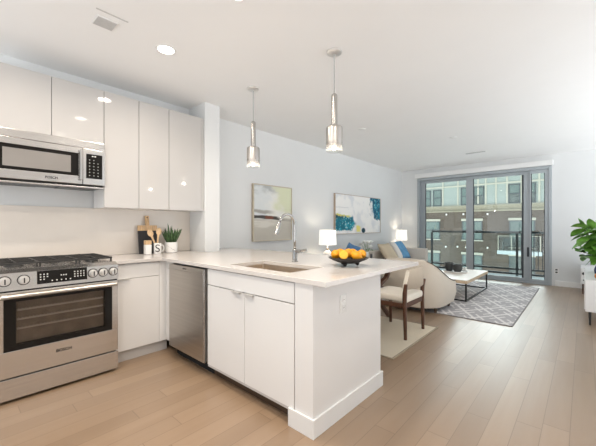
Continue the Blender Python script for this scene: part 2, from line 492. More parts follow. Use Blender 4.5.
FY = 30.0
ab = thing('apartment_building', 'taupe brick and pale grey panelled apartment block across the street', 'building', (-6, FY, -8))
B().box(-22, 10, FY, FY + 6, -8, 2.4).put('brick_wall', 'taupe_brick', ab)
B().box(-22, 10, FY, FY + 6, 2.92, 6.9).put('panel_wall', 'facade_panel', ab)
b = B().box(-22, 10, FY - .05, FY + 6, 2.401, 2.919); b.box(-22, 10, FY - .16, FY - .05, 2.401, 2.52); b.box(-22, 10, FY - .16, FY - .05, 2.80, 2.919)
b.put('cornice', 'facade_band', ab)
b = B()
for x in (-9.45, -8.2, -6.62, -6.05, -5.32, -4.56, -3.6, -2.5):
    b.box(x - .06, x + .06, FY - .05, FY, 2.92, 5.6)
b.box(-22, 10, FY - .06, FY, 4.60, 4.72); b.box(-22, 10, FY - .06, FY, 2.92, 3.0)
b.put('panel_trim', 'facade_trim', ab)
def fwin(x0, x1, z0, z1, glass='facade_glass_pale', mull=True, head=True, lower=None, sash=True):
    b = B(); w = .07
    b.box(x0, x0 + w, FY - .07, FY - .001, z0, z1).box(x1 - w, x1, FY - .07, FY - .001, z0, z1)
    b.box(x0 + w, x1 - w, FY - .07, FY - .001, z1 - w, z1).box(x0 + w, x1 - w, FY - .07, FY - .001, z0, z0 + w)
    zm = (z0 + z1) / 2
    if sash: b.box(x0 + w, x1 - w, FY - .06, FY - .001, zm - .04, zm + .04)
    f = b.put('window', 'facade_dark', ab)
    if sash:
        B().box(x0 + w, x1 - w, FY - .03, FY - .002, zm + .04, z1 - w).put('pane', glass, f)
        B().box(x0 + w, x1 - w, FY - .03, FY - .002, z0 + w, zm - .04).put('pane', lower or glass, f)
    else:
        B().box(x0 + w, x1 - w, FY - .03, FY - .002, z0 + w, z1 - w).put('pane', glass, f)
    if head: B().box(x0 - .05, x1 + .05, FY - .09, FY - .001, z1 + .01, z1 + .21).put('lintel', 'facade_trim', f)
    if head: B().box(x0 - .05, x1 + .05, FY - .09, FY - .001, z0 - .1, z0 - .01).put('sill', 'facade_trim', f)
fwin(-11.35, -10.5, 2.98, 4.46, head=False)
fwin(-10.30, -9.56, 2.98, 4.46, head=False)
fwin(-7.95, -7.2, 2.98, 4.5, head=False)
fwin(-6.95, -6.18, 2.98, 4.5, head=False, lower='facade_glass_dark')
fwin(-4.46, -3.68, 2.98, 4.5, glass='facade_glass_pale', lower='facade_glass_dark', head=False)
fwin(-3.25, -2.70, 2.98, 4.5, head=False, lower='facade_glass_dark')
for z1 in (1.60, -1.28):
    fwin(-11.1, -9.71, z1 - 1.6, z1, mull=True)
    fwin(-7.87, -7.2, z1 - 1.6, z1)
    fwin(-6.95, -6.30, z1 - 1.6, z1)
for z1 in (1.62, -1.20):
    b0 = z1 - 2.1
    fwin(-4.42, -2.75, b0, z1, glass='facade_glass_pale' if z1 > 0 else 'facade_glass_dark', sash=False)
b = B().box(-5.04, -2.25, FY - 1.2, FY - .1, -1.0, -.72); b.put('balcony_slab', 'balcony_concrete', ab)
b = B().box(-5.0, -2.3, FY - 1.18, FY - 1.16, -.72, .40).box(-5.0, -4.98, FY - 1.16, FY - .1, -.72, .40).box(-2.32, -2.3, FY - 1.16, FY - .1, -.72, .40)
b.put('balcony_glass', 'rail_glass', ab)
b = B()
b.bar((-5.0, FY - 1.17, .42), (-2.3, FY - 1.17, .42), .05, .05)
for x in (-4.97, -4.1, -3.2, -2.33): b.bar((x, FY - 1.17, -.72), (x, FY - 1.17, .42), .05, .05)
b.put('balcony_rail', 'facade_trim', ab)
b = B().box(-4.75, -3.75, FY - .95, FY - .45, -.35, -.28).box(-4.75, -3.75, FY - .5, FY - .42, -.28, .15, .02)
b.box(-4.75, -4.68, FY - .95, FY - .45, -.72, -.05).box(-3.82, -3.75, FY - .95, FY - .45, -.72, -.05)
tag(recenter(b.put('balcony_bench', 'facade_dark')), 'dark outdoor bench on the balcony across the street', 'bench')
for x, z in ((-9.1, 2.66 - .45), (-7.71, 2.66 - .45), (-5.89, 2.18), (-9.15, -.66), (-8.19, -.62), (-7.5, -.64), (-5.89, -.6)):
    B().cyl((x, FY - .2, z - .08), (x, FY - .2, z + .06), .06, n=10).box(x - .03, x + .03, FY - .16, FY - .001, z - .03, z + .03).put('wall_light', 'facade_lamp', ab)

# ================================================================== KITCHEN: RANGE WALL
backsplash = tag(recenter(B().box(XW + .001, XW + .016, .10, 2.027, .917, 1.40).put('backsplash', 'backsplash_quartz')),
    'warm white stone backsplash behind the range and corner counter', 'backsplash')

def upper(y0, y1, z0, z1, doors, label, filler=None):
    t = thing('wall_cabinet', label, 'cabinet', ((XW - 3.33) / 2, (y0 + y1) / 2, z0), 'white gloss wall cabinets')
    B().box(XW + .018 if z0 < 1.41 else XW + .002, -3.352, y0 + .001, y1 - .001, z0, z1 - .001).put('carcass', 'cabinet_side', t)
    for a, c in doors:
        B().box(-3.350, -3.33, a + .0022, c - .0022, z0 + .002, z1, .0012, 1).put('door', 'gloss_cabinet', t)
    if filler: B().box(-3.350, -3.335, filler[0], filler[1], z0 + .002, z1).put('filler', 'gloss_cabinet', t)
upper(.196, .979, 1.984, 2.484, ((.196, .586), (.586, .979)), 'short two-door white gloss wall cabinet above the microwave')
upper(.980, 1.604, 1.395, 2.484, ((.980, 1.293), (1.293, 1.604)), 'tall two-door white gloss wall cabinet right of the microwave')
upper(1.605, 2.028, 1.395, 2.484, ((1.605, 1.996),), 'tall one-door white gloss wall cabinet ending at the wall pier', (1.998, 2.028))

# microwave
mw = thing('microwave', 'stainless over-the-range microwave under the short wall cabinet', 'microwave', (-3.48, .586, 1.58))
MX = -3.30
b = B().box(XW + .018, -3.335, .207, .975, 1.592, 1.982); b.put('body', 'black_plastic', mw)
B().box(-3.334, MX - .004, .207, .975, 1.915, 1.980, .003).put('vent_panel', 'stainless', mw)
b = B()
b.box(-3.334, MX, .209, .80, 1.862, 1.912, .002).box(-3.334, MX, .209, .80, 1.592, 1.662, .002).box(-3.334, MX, .209, .238, 1.662, 1.862).box(-3.334, MX, .772, .80, 1.662, 1.862)
mdoor = b.put('door', 'stainless', mw)
B().box(-3.33, MX - .002, .238, .772, 1.662, 1.862).put('window_border', 'black_glass', mdoor)
B().box(MX - .002, MX - .0005, .279, .715, 1.688, 1.832).put('window', 'door_inset', mdoor)
b = B().box(-3.334, MX, .805, .975, 1.592, 1.912, .002); b.put('control_frame', 'stainless', mw)
cp = B().box(MX, MX + .003, .829, .956, 1.648, 1.868, .001).put('control_panel', 'black_glass', mw)
b = B()
for k in range(3):
    for j in range(6):
        if random.random() < .85: b.box(MX + .003, MX + .0036, .852 + k * .033, .858 + k * .033, 1.672 + j * .028, 1.677 + j * .028)
b.box(MX + .003, MX + .0036, .872, .885, 1.845, 1.853).box(MX + .003, MX + .0036, .892, .905, 1.845, 1.853)
b.put('button_pattern', 'display_mark', mw)
B().bar((MX + .03, .787, 1.625), (MX + .03, .787, 1.895), .022, .012, bev=.004).box(MX, MX + .03, .779, .795, 1.632, 1.648).box(MX, MX + .03, .779, .795, 1.872, 1.888).put('handle', 'polished_steel', mdoor)
b = B().box(XW + .02, MX - .03, .21, .972, 1.570, 1.590, .004); b.put('vent_hood', 'black_plastic', mw)
B().box(-3.345, MX - .012, .21, .972, 1.562, 1.574, .003).put('vent_lip', 'stainless', mw)
b = B().box(-3.60, -3.36, .25, .52, 1.563, 1.5695).box(-3.60, -3.36, .65, .92, 1.563, 1.5695); b.put('grease_filter', 'black_plastic', mw)
text('BOSCH', 'brand_lettering', .026, (MX + .0006, .58, 1.626), (0, 1, 0), (0, 0, 1), 'mark_grey', mdoor, bold=.001)

# range
RX = -2.93; RY0, RY1 = .207, .967
rg = thing('gas_range', 'stainless slide-in gas range with oven below the microwave', 'range', (-3.3, .587, 0))
B().box(XW + .018, -2.985, RY0, RY1, .02, .895).put('body', 'stainless', rg)
b = B().box(-3.64, -2.99, RY0 - .002, RY1 + .002, .896, .917, .004); b.put('cooktop', 'stainless', rg)
b = B()
prof = [(-2.985, .775), (-2.925, .775), (-2.935, .895), (-2.985, .917)]
b.rings([[(x, y, z) for x, z in prof] for y in (RY0, RY1)])
cpanel = b.put('control_panel', 'stainless', rg)
def onp(z, off=0): return -2.925 - (z - .775) / .12 * .010 + off
b = B()
for (za, zb) in ((.800, .894),):
    b.rings([[(onp(za, -.002), y, za), (onp(za, .0012), y, za), (onp(zb, .0012), y, zb), (onp(zb, -.002), y, zb)] for y in (.432, .742)])
disp = b.put('display', 'black_glass', cpanel)
b = B()
for y, z in [(.452 + .02 * (k % 4), .868 - .018 * (k // 4)) for k in range(10) if k not in (3, 7)] + [(.52 + k * .028, .818) for k in range(5)] + [(.66 + .02 * (k % 4), .868 - .018 * (k // 4)) for k in range(12)] + [(.575, .852), (.59, .852), (.605, .852)]:
    b.box(onp(z, .0012), onp(z, .0018), y - .004, y + .004, z - .004, z + .004)
b.put('display_pattern', 'display_mark', disp)
for y in (.258, .358, .782, .855, .930):
    z = .842
    B().cyl((onp(z), y, z), (onp(z, .004), y, z), .036, n=24).put('bezel', 'black_plastic', cpanel, 40)
    k = B().cyl((onp(z, .0042), y, z), (onp(z, .012), y, z), .031, .029).cyl((onp(z, .012), y, z), (onp(z, .036), y, z), .024, .021)
    kn = k.put('knob', 'satin_nickel', rg, 40)
    B().box(onp(z, .0362), onp(z, .0405), y - .0035, y + .0035, z - .018, z + .018, .001).put('grip', 'mark_grey', kn)
b = B()
b.box(-2.98, RX, RY0, RY1, .715, .764, .003).box(-2.98, RX, RY0, RY1, .175, .355, .003).box(-2.98, RX, RY0, .253, .355, .715).box(-2.98, RX, .922, RY1, .355, .715)
odoor = b.put('oven_door', 'stainless', rg)
b = B()
b.box(-2.965, RX + .001, .253, .922, .355, .395).box(-2.965, RX + .001, .253, .922, .695, .715).box(-2.965, RX + .001, .253, .318, .395, .695).box(-2.965, RX + .001, .868, .922, .395, .695)
b.put('window_border', 'black_glass', odoor)
B().box(-2.945, -2.939, .318, .868, .395, .695).put('window', 'oven_glass', odoor)
b = B().box(-2.9838, -2.983, .254, .921, .356, .714); b.put('oven_cavity', 'oven_cavity', odoor)
for z in (.50, .565, .63):
    b = B().bar((-2.955, .325, z), (-2.955, .862, z), .010, .013)
    for k in range(26): b.bar((-2.979, .335 + k * .0208, z + .004), (-2.957, .335 + k * .0208, z + .004), .004, .004, bev=0)
    b.put('oven_rack', 'rack_wire', odoor)
b = B().bar((RX + .045, RY0 + .02, .738), (RX + .045, RY1 - .02, .738), .030, .026, bev=.008)
for y in (RY0 + .05, RY1 - .05): b.box(RX, RX + .04, y - .014, y + .014, .728, .748, .002)
b.put('handle', 'handle_steel', odoor)
B().box(-2.984, -2.945, RY0 + .002, RY1 - .002, .765, .7745).put('gap_shade', 'dark_gap', rg)  # near-black strip standing in for the shade between panel and oven door
B().box(-2.98, RX + .002, RY0, RY1, .022, .166, .003).put('drawer', 'stainless', rg)
text('BOSCH', 'brand_lettering', .030, (RX + .0006, .592, .285), (0, 1, 0), (0, 0, 1), 'mark_grey', odoor, bold=.001)
for j, yc in enumerate((.335, .587, .84)):
    b = B(); ya, yb = yc - .122, yc + .122
    for x in (-3.58, -3.07): b.bar((x, ya, .945), (x, yb, .945), .012, .014)
    for y in (ya, yb): b.bar((-3.58, y, .945), (-3.07, y, .945), .012, .014)
    for x in (-3.45, -3.325, -3.2): b.bar((x, ya, .948), (x, yb, .948), .010, .014)
    b.bar((-3.58, yc, .948), (-3.07, yc, .948), .010, .014)
    for x in (-3.58, -3.07):
        for y in (ya + .006, yb - .006): b.box(x - .006, x + .006, y - .006, y + .006, .9175, .94)
    b.put('grate', 'cast_iron', rg)
for x, y, r in ((-3.46, .335, .04), (-3.19, .335, .048), (-3.325, .587, .055), (-3.46, .84, .045), (-3.19, .84, .04)):
    B().cyl((x, y, .9175), (x, y, .926), r * 1.25, r * 1.15).cyl((x, y, .926), (x, y, .936), r, r * .9).put('burner', 'black_plastic', rg, 40)

# base cabinets along the range wall
def tabpull(b, p, along, out, L=.075):
    """thin chrome edge pull: lies on the top edge of a door and hangs over its face"""
    p, a, o = V(p), V(along), V(out)
    b.bar(p - a * L / 2 + o * .010, p + a * L / 2 + o * .010, .004, .026, up=o, bev=.0)
    b.bar(p - a * L / 2 + o * .022 + V((0, 0, -.009)), p + a * L / 2 + o * .022 + V((0, 0, -.009)), .004, .016, up=(0, 0, 1), bev=0)
bc = thing('base_cabinet', 'white base cabinet with one drawer and door right of the range', 'cabinet', (-3.35, 1.2, 0))
B().box(XW + .005, -3.072, .984, 1.40, .10, .883).put('carcass', 'cabinet_side', bc)
dr = B().box(-3.07, -3.05, .986, 1.372, .748, .874, .0015, 1).put('drawer', 'satin_cabinet', bc)
b = B().bar((-3.041, 1.06, .8765), (-3.041, 1.16, .8765), .022, .004, up=(0, 0, 1), bev=0); b.put('handle', 'satin_nickel', dr)
dd = B().box(-3.07, -3.05, .986, 1.372, .104, .742, .0015, 1).put('door', 'satin_cabinet', bc)
b = B().bar((-3.041, 1.0, .7445), (-3.041, 1.1, .7445), .022, .004, up=(0, 0, 1), bev=0); b.put('handle', 'satin_nickel', dd)
b = B().box(-3.07, -3.052, 1.375, 1.4605, .104, .883).box(-3.0515, -2.902, 1.4425, 1.4605, .104, .883); b.put('corner_filler', 'satin_cabinet', bc)
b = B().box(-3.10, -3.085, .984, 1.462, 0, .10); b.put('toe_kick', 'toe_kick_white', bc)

# ================================================================== PENINSULA
FYP = 1.41
dw = thing('dishwasher', 'stainless dishwasher in the peninsula beside the corner', 'dishwasher', (-2.59, 1.7, 0))
B().box(-2.895, -2.292, 1.455, 2.0, .08, .878).put('body', 'black_plastic', dw)
ddw = B().box(-2.888, -2.296, 1.392, 1.452, .105, .868, .004).put('door', 'stainless_dishwasher', dw)
b = B().bar((-2.888, 1.389, .822), (-2.296, 1.389, .822), .006, .008, bev=.002); b.put('handle_lip', 'stainless_dishwasher', ddw)
B().box(-2.296, -2.284, 1.395, 1.455, .105, .868, .003).put('edge_trim', 'polished_steel', dw)
text('BOSCH', 'brand_lettering', .020, (-2.60, 1.3915, .845), (1, 0, 0), (0, 0, 1), 'mark_grey', ddw)
B().box(-2.895, -2.262, 1.475, 1.49, 0, .105).put('toe_kick', 'dark_gap', dw)

sc = thing('sink_cabinet', 'white two-door sink base cabinet between dishwasher and peninsula end', 'cabinet', (-1.78, 1.7, 0))
b = B().box(-2.262, -2.244, FYP + .022, 2.02, .10, .882).box(-1.32, -1.302, FYP + .022, 2.02, .10, .882).box(-2.244, -1.32, 2.0, 2.02, .10, .882).box(-2.244, -1.32, FYP + .022, 2.0, .10, .118)
b.put('carcass', 'cabinet_side', sc)
B().box(-2.260, -1.307, FYP, FYP + .02, .750, .876, .0015, 1).put('false_drawer', 'satin_cabinet', sc)
for x0, x1, hx in ((-2.260, -1.7905, -1.862), (-1.7865, -1.307, -1.722)):
    d = B().box(x0, x1, FYP, FYP + .02, .104, .744, .0015, 1).put('door', 'satin_cabinet', sc)
    h = B().box(hx - .042, hx + .042, FYP - .020, FYP + .012, .7445, .7475).box(hx - .042, hx + .042, FYP - .023, FYP - .020, .728, .7475)
    h.put('handle', 'satin_nickel', d)
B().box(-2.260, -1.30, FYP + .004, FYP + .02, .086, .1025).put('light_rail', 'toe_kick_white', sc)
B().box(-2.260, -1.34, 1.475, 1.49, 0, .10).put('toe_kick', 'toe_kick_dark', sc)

ep = thing('peninsula_end_panel', 'white painted end panel of the peninsula with tall baseboard', 'end panel', (-1.2, 1.8, 0))
B().box(-1.299, -1.157, FYP, 2.225, 0, .883, .002).put('panel', 'panel_paint', ep)
b = B().box(-1.345, -1.1565, FYP - .014, FYP - .0005, 0, .11, .002).box(-1.1565, -1.143, FYP - .014, 2.239, 0, .11, .002)
b.put('baseboard', 'trim_paint', ep)
tag(recenter(B().box(-3.30, -1.302, 2.205, 2.223, 0, .883).put('peninsula_back_panel', 'panel_paint')), 'white back panel of the peninsula under the counter overhang', 'back panel')

def outlet(name, label, c, ex, ez=(0, 0, 1), dark=False, w=.072, h=.115):
    ex, ez = V(ex), V(ez); n = ex.cross(ez); c = V(c)
    m = Matrix((ex, n, ez)).transposed().to_4x4(); m.translation = c
    t = thing(name, label, 'outlet', c)
    B().box(-w / 2, w / 2, 0.0005, .006, -h / 2, h / 2, .002, 2, m).put('plate', 'ceramic_white', t)
    for s_ in (-1, 1):
        b = B().box(-.017, .017, .006, .0075, s_ * .026 - .014, s_ * .026 + .014, .003, 2, m); f = b.put('socket', 'ceramic_white' if not dark else 'mark_grey', t)
        b = B()
        for q in (-.007, .005): b.box(q, q + .002, .0075, .0078, s_ * .026 - .004, s_ * .026 + .006, 0, 1, m)
        b.put('slots', 'mark_grey', f)
outlet('wall_outlet', 'white double outlet on the end panel of the peninsula', (-1.157, 1.715, .72), (0, 1, 0))
outlet('wall_outlet', 'white outlet low on the wall right of the balcony door', (-.411, YW, .305), (-1, 0, 0), (0, 0, -1), True)

# countertop, one continuous slab with a sink cut-out
SX0, SX1, SY0, SY1 = -2.10, -1.43, 1.505, 1.87
ct = thing('countertop', 'pale quartz L-shaped countertop running from the range along the peninsula', 'countertop', (-2.3, 1.9, .885))
b = B(); z0, z1 = .8855, .9155
def slab(x0, x1, y0, y1): b.box(x0, x1, y0, y1, z0, z1)
xs = sorted({XW + .002, -3.30, -3.02, SX0, SX1, -1.045}); ys = sorted({.975, 1.385, 2.02, 2.24, SY0, SY1, 2.69})
inside = set()
for i in range(len(xs) - 1):
    for j in range(len(ys) - 1):
        cx, cy = (xs[i] + xs[i + 1]) / 2, (ys[j] + ys[j + 1]) / 2
        if cx > -3.02 and cy < 1.385: continue
        if cx < -3.30 and 2.02 < cy < 2.24: continue
        if SX0 < cx < SX1 and SY0 < cy < SY1: continue
        inside.add((i, j))
vt = {}
def gv(i, j, z):
    k = (i, j, z)
    if k not in vt: vt[k] = b.bm.verts.new((xs[i], ys[j], z))
    return vt[k]
for (i, j) in inside:
    b.bm.faces.new((gv(i, j, z1), gv(i + 1, j, z1), gv(i + 1, j + 1, z1), gv(i, j + 1, z1)))
    b.bm.faces.new((gv(i, j, z0), gv(i, j + 1, z0), gv(i + 1, j + 1, z0), gv(i + 1, j, z0)))
    for di, dj, p, q in ((-1, 0, (0, 0), (0, 1)), (1, 0, (1, 0), (1, 1)), (0, -1, (0, 0), (1, 0)), (0, 1, (0, 1), (1, 1))):
        if (i + di, j + dj) not in inside:
            b.bm.faces.new((gv(i + p[0], j + p[1], z0), gv(i + q[0], j + q[1], z0), gv(i + q[0], j + q[1], z1), gv(i + p[0], j + p[1], z1)))
ctm = b.put('slab', 'quartz', ct)
md = ctm.modifiers.new('edge', 'BEVEL'); md.width = .002; md.segments = 2; md.limit_method = 'ANGLE'

sk = thing('kitchen_sink', 'undermount stainless sink set in the peninsula counter', 'sink', (-1.785, 1.7, .70))
a0, a1, c0, c1 = SX0 - .006, SX1 + .006, SY0 - .006, SY1 + .006
def rr(x0, x1, y0, y1, r, z, n=5):
    p = []
    for cx, cy, s in ((x1 - r, y1 - r, 0), (x0 + r, y1 - r, 1), (x0 + r, y0 + r, 2), (x1 - r, y0 + r, 3)):
        for k in range(n + 1):
            a = (s + k / n) * PI / 2; p.append((cx + r * math.cos(a), cy + r * math.sin(a), z))
    return p
b = B().rings([rr(a0 - .015, a1 + .015, c0 - .015, c1 + .015, .03, .8845), rr(a0, a1, c0, c1, .02, .8845), rr(a0 + .004, a1 - .004, c0 + .004, c1 - .004, .02, .70), rr(a0 + .03, a1 - .03, c0 + .03, c1 - .03, .03, .685)], caps=False)
b.bm.faces.new([v for v in list(b.bm.verts)[-24:]])
b.put('basin', 'brushed_sink', sk, 40)
B().cyl((-1.785, 1.70, .6855), (-1.785, 1.70, .688), .045).put('drain', 'chrome', sk)

fc = thing('kitchen_faucet', 'chrome gooseneck pull-down faucet behind the sink', 'faucet', (-1.83, 1.985, .9155))
B().lathe((-1.83, 1.985, .9158), [(0, 0), (.027, 0), (.027, .006), (.021, .012), (.021, .10), (.017, .108), (0, .108)]).put('body', 'chrome', fc, 40)
pts = [(-1.83, 1.985, 1.02), (-1.83, 1.985, 1.10), (-1.83, 1.985, 1.22)]
for k in range(1, 11):
    a = k / 10 * math.radians(165)
    pts.append((-1.83, 1.892 + .093 * math.cos(a), 1.225 + .093 * math.sin(a)))
B().tube(pts, .0115, 14).put('spout', 'chrome', fc, True)
e = V(pts[-1]); dirn = (e - V(pts[-2])).normalized()
B().cyl(e, e + dirn * .10, .0155, .018).cyl(e + dirn * .10, e + dirn * .104, .014).put('spray_head', 'chrome', fc, 40)
b = B().cyl((-1.812, 1.985, 1.008), (-1.755, 1.985, 1.008), .017, .016).tube([(-1.760, 1.985, 1.010), (-1.735, 1.985, 1.018), (-1.700, 1.985, 1.026)], [.012, .010, .009], 8)
b.put('lever', 'chrome', fc, 40)

# fruit bowl
bx, by, bz = -1.34, 2.06, .9155
bw = thing('fruit_bowl', 'dark footed bowl heaped with lemons on the peninsula', 'bowl', (bx, by, bz))
B().lathe((bx, by, bz), [(0, .022), (.05, .022), (.085, .030), (.122, .045), (.150, .060), (.152, .066), (.147, .068), (.118, .053), (.08, .038), (.05, .031), (0, .030)], 36).put('dish', 'bowl_bronze', bw, 50)
for k in range(3):
    a = 2 * PI * k / 3 + .75
    B().tube([(bx + .055 * math.cos(a), by + .055 * math.sin(a), bz + .030), (bx + .072 * math.cos(a), by + .072 * math.sin(a), bz + .016), (bx + .078 * math.cos(a), by + .078 * math.sin(a), bz + .012)], [.014, .014, .012], 8).put('foot', 'bowl_bronze', bw, 40)
def lemon_mesh(parent, r=.036):
    b = B(); b.lathe((0, 0, 0), [(0, -1.22 * r), (.16 * r, -1.18 * r), (.3 * r, -1.06 * r), (.68 * r, -.78 * r), (.95 * r, -.32 * r), (r, 0), (.95 * r, .34 * r), (.68 * r, .8 * r), (.28 * r, 1.08 * r), (.15 * r, 1.26 * r), (0, 1.3 * r)], 16)
    return b.put('skin', 'lemon_skin', parent, True, local=True)
# (dx, dy, dz) in the bowl, tilt, label; camera looks along (-.67,.74), right is (.74,.67)
RT, FW = V((.742, .670, 0)), V((-.670, .742, 0))
lem = [(-.098, .004, .088, .0, 'lemon leaning on the left rim of the dark bowl'),
       (.046, -.086, .087, 1.2, 'lemon at the front of the dark bowl, right of the cut half'),
       (.100, -.006, .090, .3, 'lemon leaning on the right rim of the dark bowl'),
       (-.050, .086, .090, 1.0, 'lemon at the back of the bowl behind the cut half'),
       (.048, .086, .090, .2, 'lemon at the back of the bowl, right of centre'),
       (.002, .0, .098, .8, 'topmost lemon in the centre of the heap')]
for i, (u, w, dz, ti, lab) in enumerate(lem):
    p = V((bx, by, bz + dz)) + RT * u + FW * w
    t = thing('lemon', lab, 'lemon', p, 'lemons in the dark bowl')
    lemon_mesh(t, .036)
    t.rotation_euler = (PI / 2 + ti * .3, 0, math.radians(42) + ti)
p = V((bx, by, bz + .096)) + RT * -.050 + FW * -.096
t = thing('half_lemon', 'cut lemon half facing outward at the front left of the dark bowl', 'lemon', p, 'lemons in the dark bowl')
b = B().lathe((0, 0, 0), [(.032, 0), (.036, .002), (.034, .014), (.024, .032), (.008, .042), (0, .046)], 20); b.put('rind', 'lemon_skin', t, True, local=True)
b = B().lathe((0, 0, -.0005), [(0, 0), (.0318, 0), (.0318, .002), (0, .002)], 20); b.put('flesh', 'lemon_flesh', t, local=True)
t.rotation_euler = (-FW - V((0, 0, -.35))).to_track_quat('-Z', 'Y').to_euler()

# ------------------------------------------------------------------ things on the corner counter
CZ = .9155
# chalkboard-dipped cutting board leaning on the backsplash
lean = Matrix.Translation((-3.565, 1.492, CZ + .002)) @ Matrix.Rotation(-.16, 4, 'Y')
t = thing('cutting_board', 'wooden cutting board with black lower half leaning on the backsplash', 'cutting board', (-3.565, 1.492, CZ))
B().box(-.009, .009, -.105, .105, .0, .252, .003, 2, lean).put('black_half', 'chalk_black', t)
b = B().box(-.009, .009, -.105, .105, .2525, .312, .003, 2, lean).box(-.009, .009, -.022, .022, .312, .42, .006, 2, lean)
wd = b.put('wooden_half', 'board_wood', t)
B().cyl(lean @ V((.0085, 0, .40)), lean @ V((.0102, 0, .40)), .007).put('hang_hole', 'piping_dark', wd)
# jar
jx, jy = -3.46, 1.432
t = thing('canister', 'white square canister with wooden lid beside the lettered mug', 'canister', (jx, jy, CZ))
B().box(jx - .031, jx + .031, jy - .031, jy + .031, CZ + .001, CZ + .105, .008, 3).put('jar', 'ceramic_white', t, 40)
B().box(jx - .030, jx + .030, jy - .030, jy + .030, CZ + .1055, CZ + .150, .006, 3).put('lid', 'board_wood', t, 40)
# mug with the letter S
mx_, my_ = -3.44, 1.530
t = thing('utensil_mug', 'white mug with a black letter S holding wooden utensils', 'mug', (mx_, my_, CZ))
r = .039
body = B().lathe((mx_, my_, CZ + .001), [(0, 0), (r - .003, 0), (r, .004), (r, .115), (r - .002, .118), (r - .004, .115), (r - .004, .006), (0, .006)], 32).put('cup', 'ceramic_white', t, 40)
hd = [(mx_ + .742 * u * 1, my_ + .67 * u, CZ + z) for u, z in ((r - .002, .095), (r + .016, .097), (r + .028, .08), (r + .029, .055), (r + .018, .035), (r - .002, .03))]
B().tube(hd, .0055, 8).put('handle', 'ceramic_white', t, True)
fac = V((.90, -.43, 0)).normalized(); ex = V((0, 0, 1)).cross(fac)
text('S', 'letter_mark', .115, None, ex, (0, 0, 1), 'chalk_black', t, bend=((mx_, my_, CZ + .060), r), bold=.0)
def spoon(name, label, base, tip, slot):
    base, tip = V(base), V(tip); d = (tip - base).normalized()
    b = B().tube([base, base + (tip - base) * .55, base + (tip - base) * .74], [.008, .010, .013], 8)
    side = d.cross(V((1, 0, 0))).normalized(); up = side.cross(d)
    m = Matrix((side, up, d)).transposed().to_4x4(); m.translation = base + (tip - base) * .86
    rr_ = bmesh.ops.create_uvsphere(b.bm, u_segments=14, v_segments=8, radius=.5)
    bmesh.ops.transform(b.bm, matrix=m @ Matrix.Diagonal((.064, .014, (tip - base).length * .31, 1)), verts=rr_['verts'])
    tag(recenter(b.put(name, 'spoon_wood', None, True)), label, 'utensil', 'wooden utensils in the mug')
spoon('wooden_spoon', 'wooden spoon leaning left out of the lettered mug', (mx_ + .005, my_ + .012, CZ + .012), (mx_ - .055, my_ - .070, CZ + .262), 0)
spoon('wooden_spatula', 'wooden spatula leaning right out of the lettered mug', (mx_ - .005, my_ - .012, CZ + .012), (mx_ - .04, my_ + .035, CZ + .280), 1)
# succulent
px_, py_ = -3.50, 1.712
t = thing('potted_succulent', 'spiky green succulent in a white veined pot on the corner counter', 'plant', (px_, py_, CZ))
po = B().lathe((px_, py_, CZ + .001), [(0, 0), (.058, 0), (.066, .006), (.068, .06), (.068, .118), (.064, .120), (.062, .115), (.062, .10), (0, .10)], 28).put('pot', 'ceramic_white', t, 40)
b = B()
for pts in (((-.7, .085), (-.4, .070), (-.1, .060), (.2, .042), (.5, .035), (.7, .02)),):
    q = [(px_ + .0683 * math.cos(a - .45), py_ + .0683 * math.sin(a - .45), CZ + z) for a, z in pts]
    b.tube(q, .0008, 5)
b.put('vein', 'mark_grey', po)
B().cyl((px_, py_, CZ + .1015), (px_, py_, CZ + .106), .06).put('soil', 'soil', t)
b = B()
for k in range(34):
    a = k * 2.4; rad = .055 * math.sqrt((k + .5) / 34); spread = .55 * rad / .055
    L = random.uniform(.15, .235) * (1 - .25 * rad / .055)
    p0 = V((px_ + rad * .7 * math.cos(a), py_ + rad * .7 * math.sin(a), CZ + .104))
    d = V((math.cos(a) * spread, math.sin(a) * spread, 1)).normalized()
    b.tube([p0, p0 + d * L * .4 , p0 + d * L * .75 + V((0, 0, .004)), p0 + d * L + V((0, 0, .012))], [.007, .010, .0075, .002], 7)
b.put('foliage', 'succulent_green', t, True)

# ================================================================== CEILING FIXTURES
dl = thing('downlight', 'recessed round ceiling light above the cabinet and range gap', 'ceiling light', (-2.563, 1.209, CEIL), 'recessed kitchen downlights')
B().lathe((0, 0, 0), [(.062, -.0005), (.080, -.0005), (.080, -.004), (.064, -.006)], 32, True).put('trim_ring', 'trim_paint', dl, 40, local=True)
B().lathe((0, 0, 0), [(0, -.001), (.0635, -.001), (.0635, -.003), (0, -.003)], 32).put('diffuser', 'lamp_diffuser', dl, local=True)
la = bpy.data.lights.new('downlight_beam', 'AREA'); la.shape = 'DISK'; la.size = .12; la.energy = DOWN_W; la.color = (1, .875, .74); la.spread = math.radians(150)
lo = bpy.data.objects.new('downlight_beam', la); COL.objects.link(lo); lo.parent = dl; lo.location = (0, 0, -.008)
dl['label'] = 'recessed round ceiling light nearest the wall cabinets, fully in view'
dup(dl, (-1.605, 1.209, CEIL), 'recessed round ceiling light cut by the top edge of the photo')
dup(dl, (-2.563, .25, CEIL), 'recessed round ceiling light mirrored in the cabinet over the microwave, out of frame')
for i, (x, y) in enumerate(((-1.605, .1), (-.5, 1.2), (-.5, .1), (.6, 1.2))):
    dup(dl, (x, y, CEIL), 'recessed round kitchen ceiling light above the camera, out of frame')

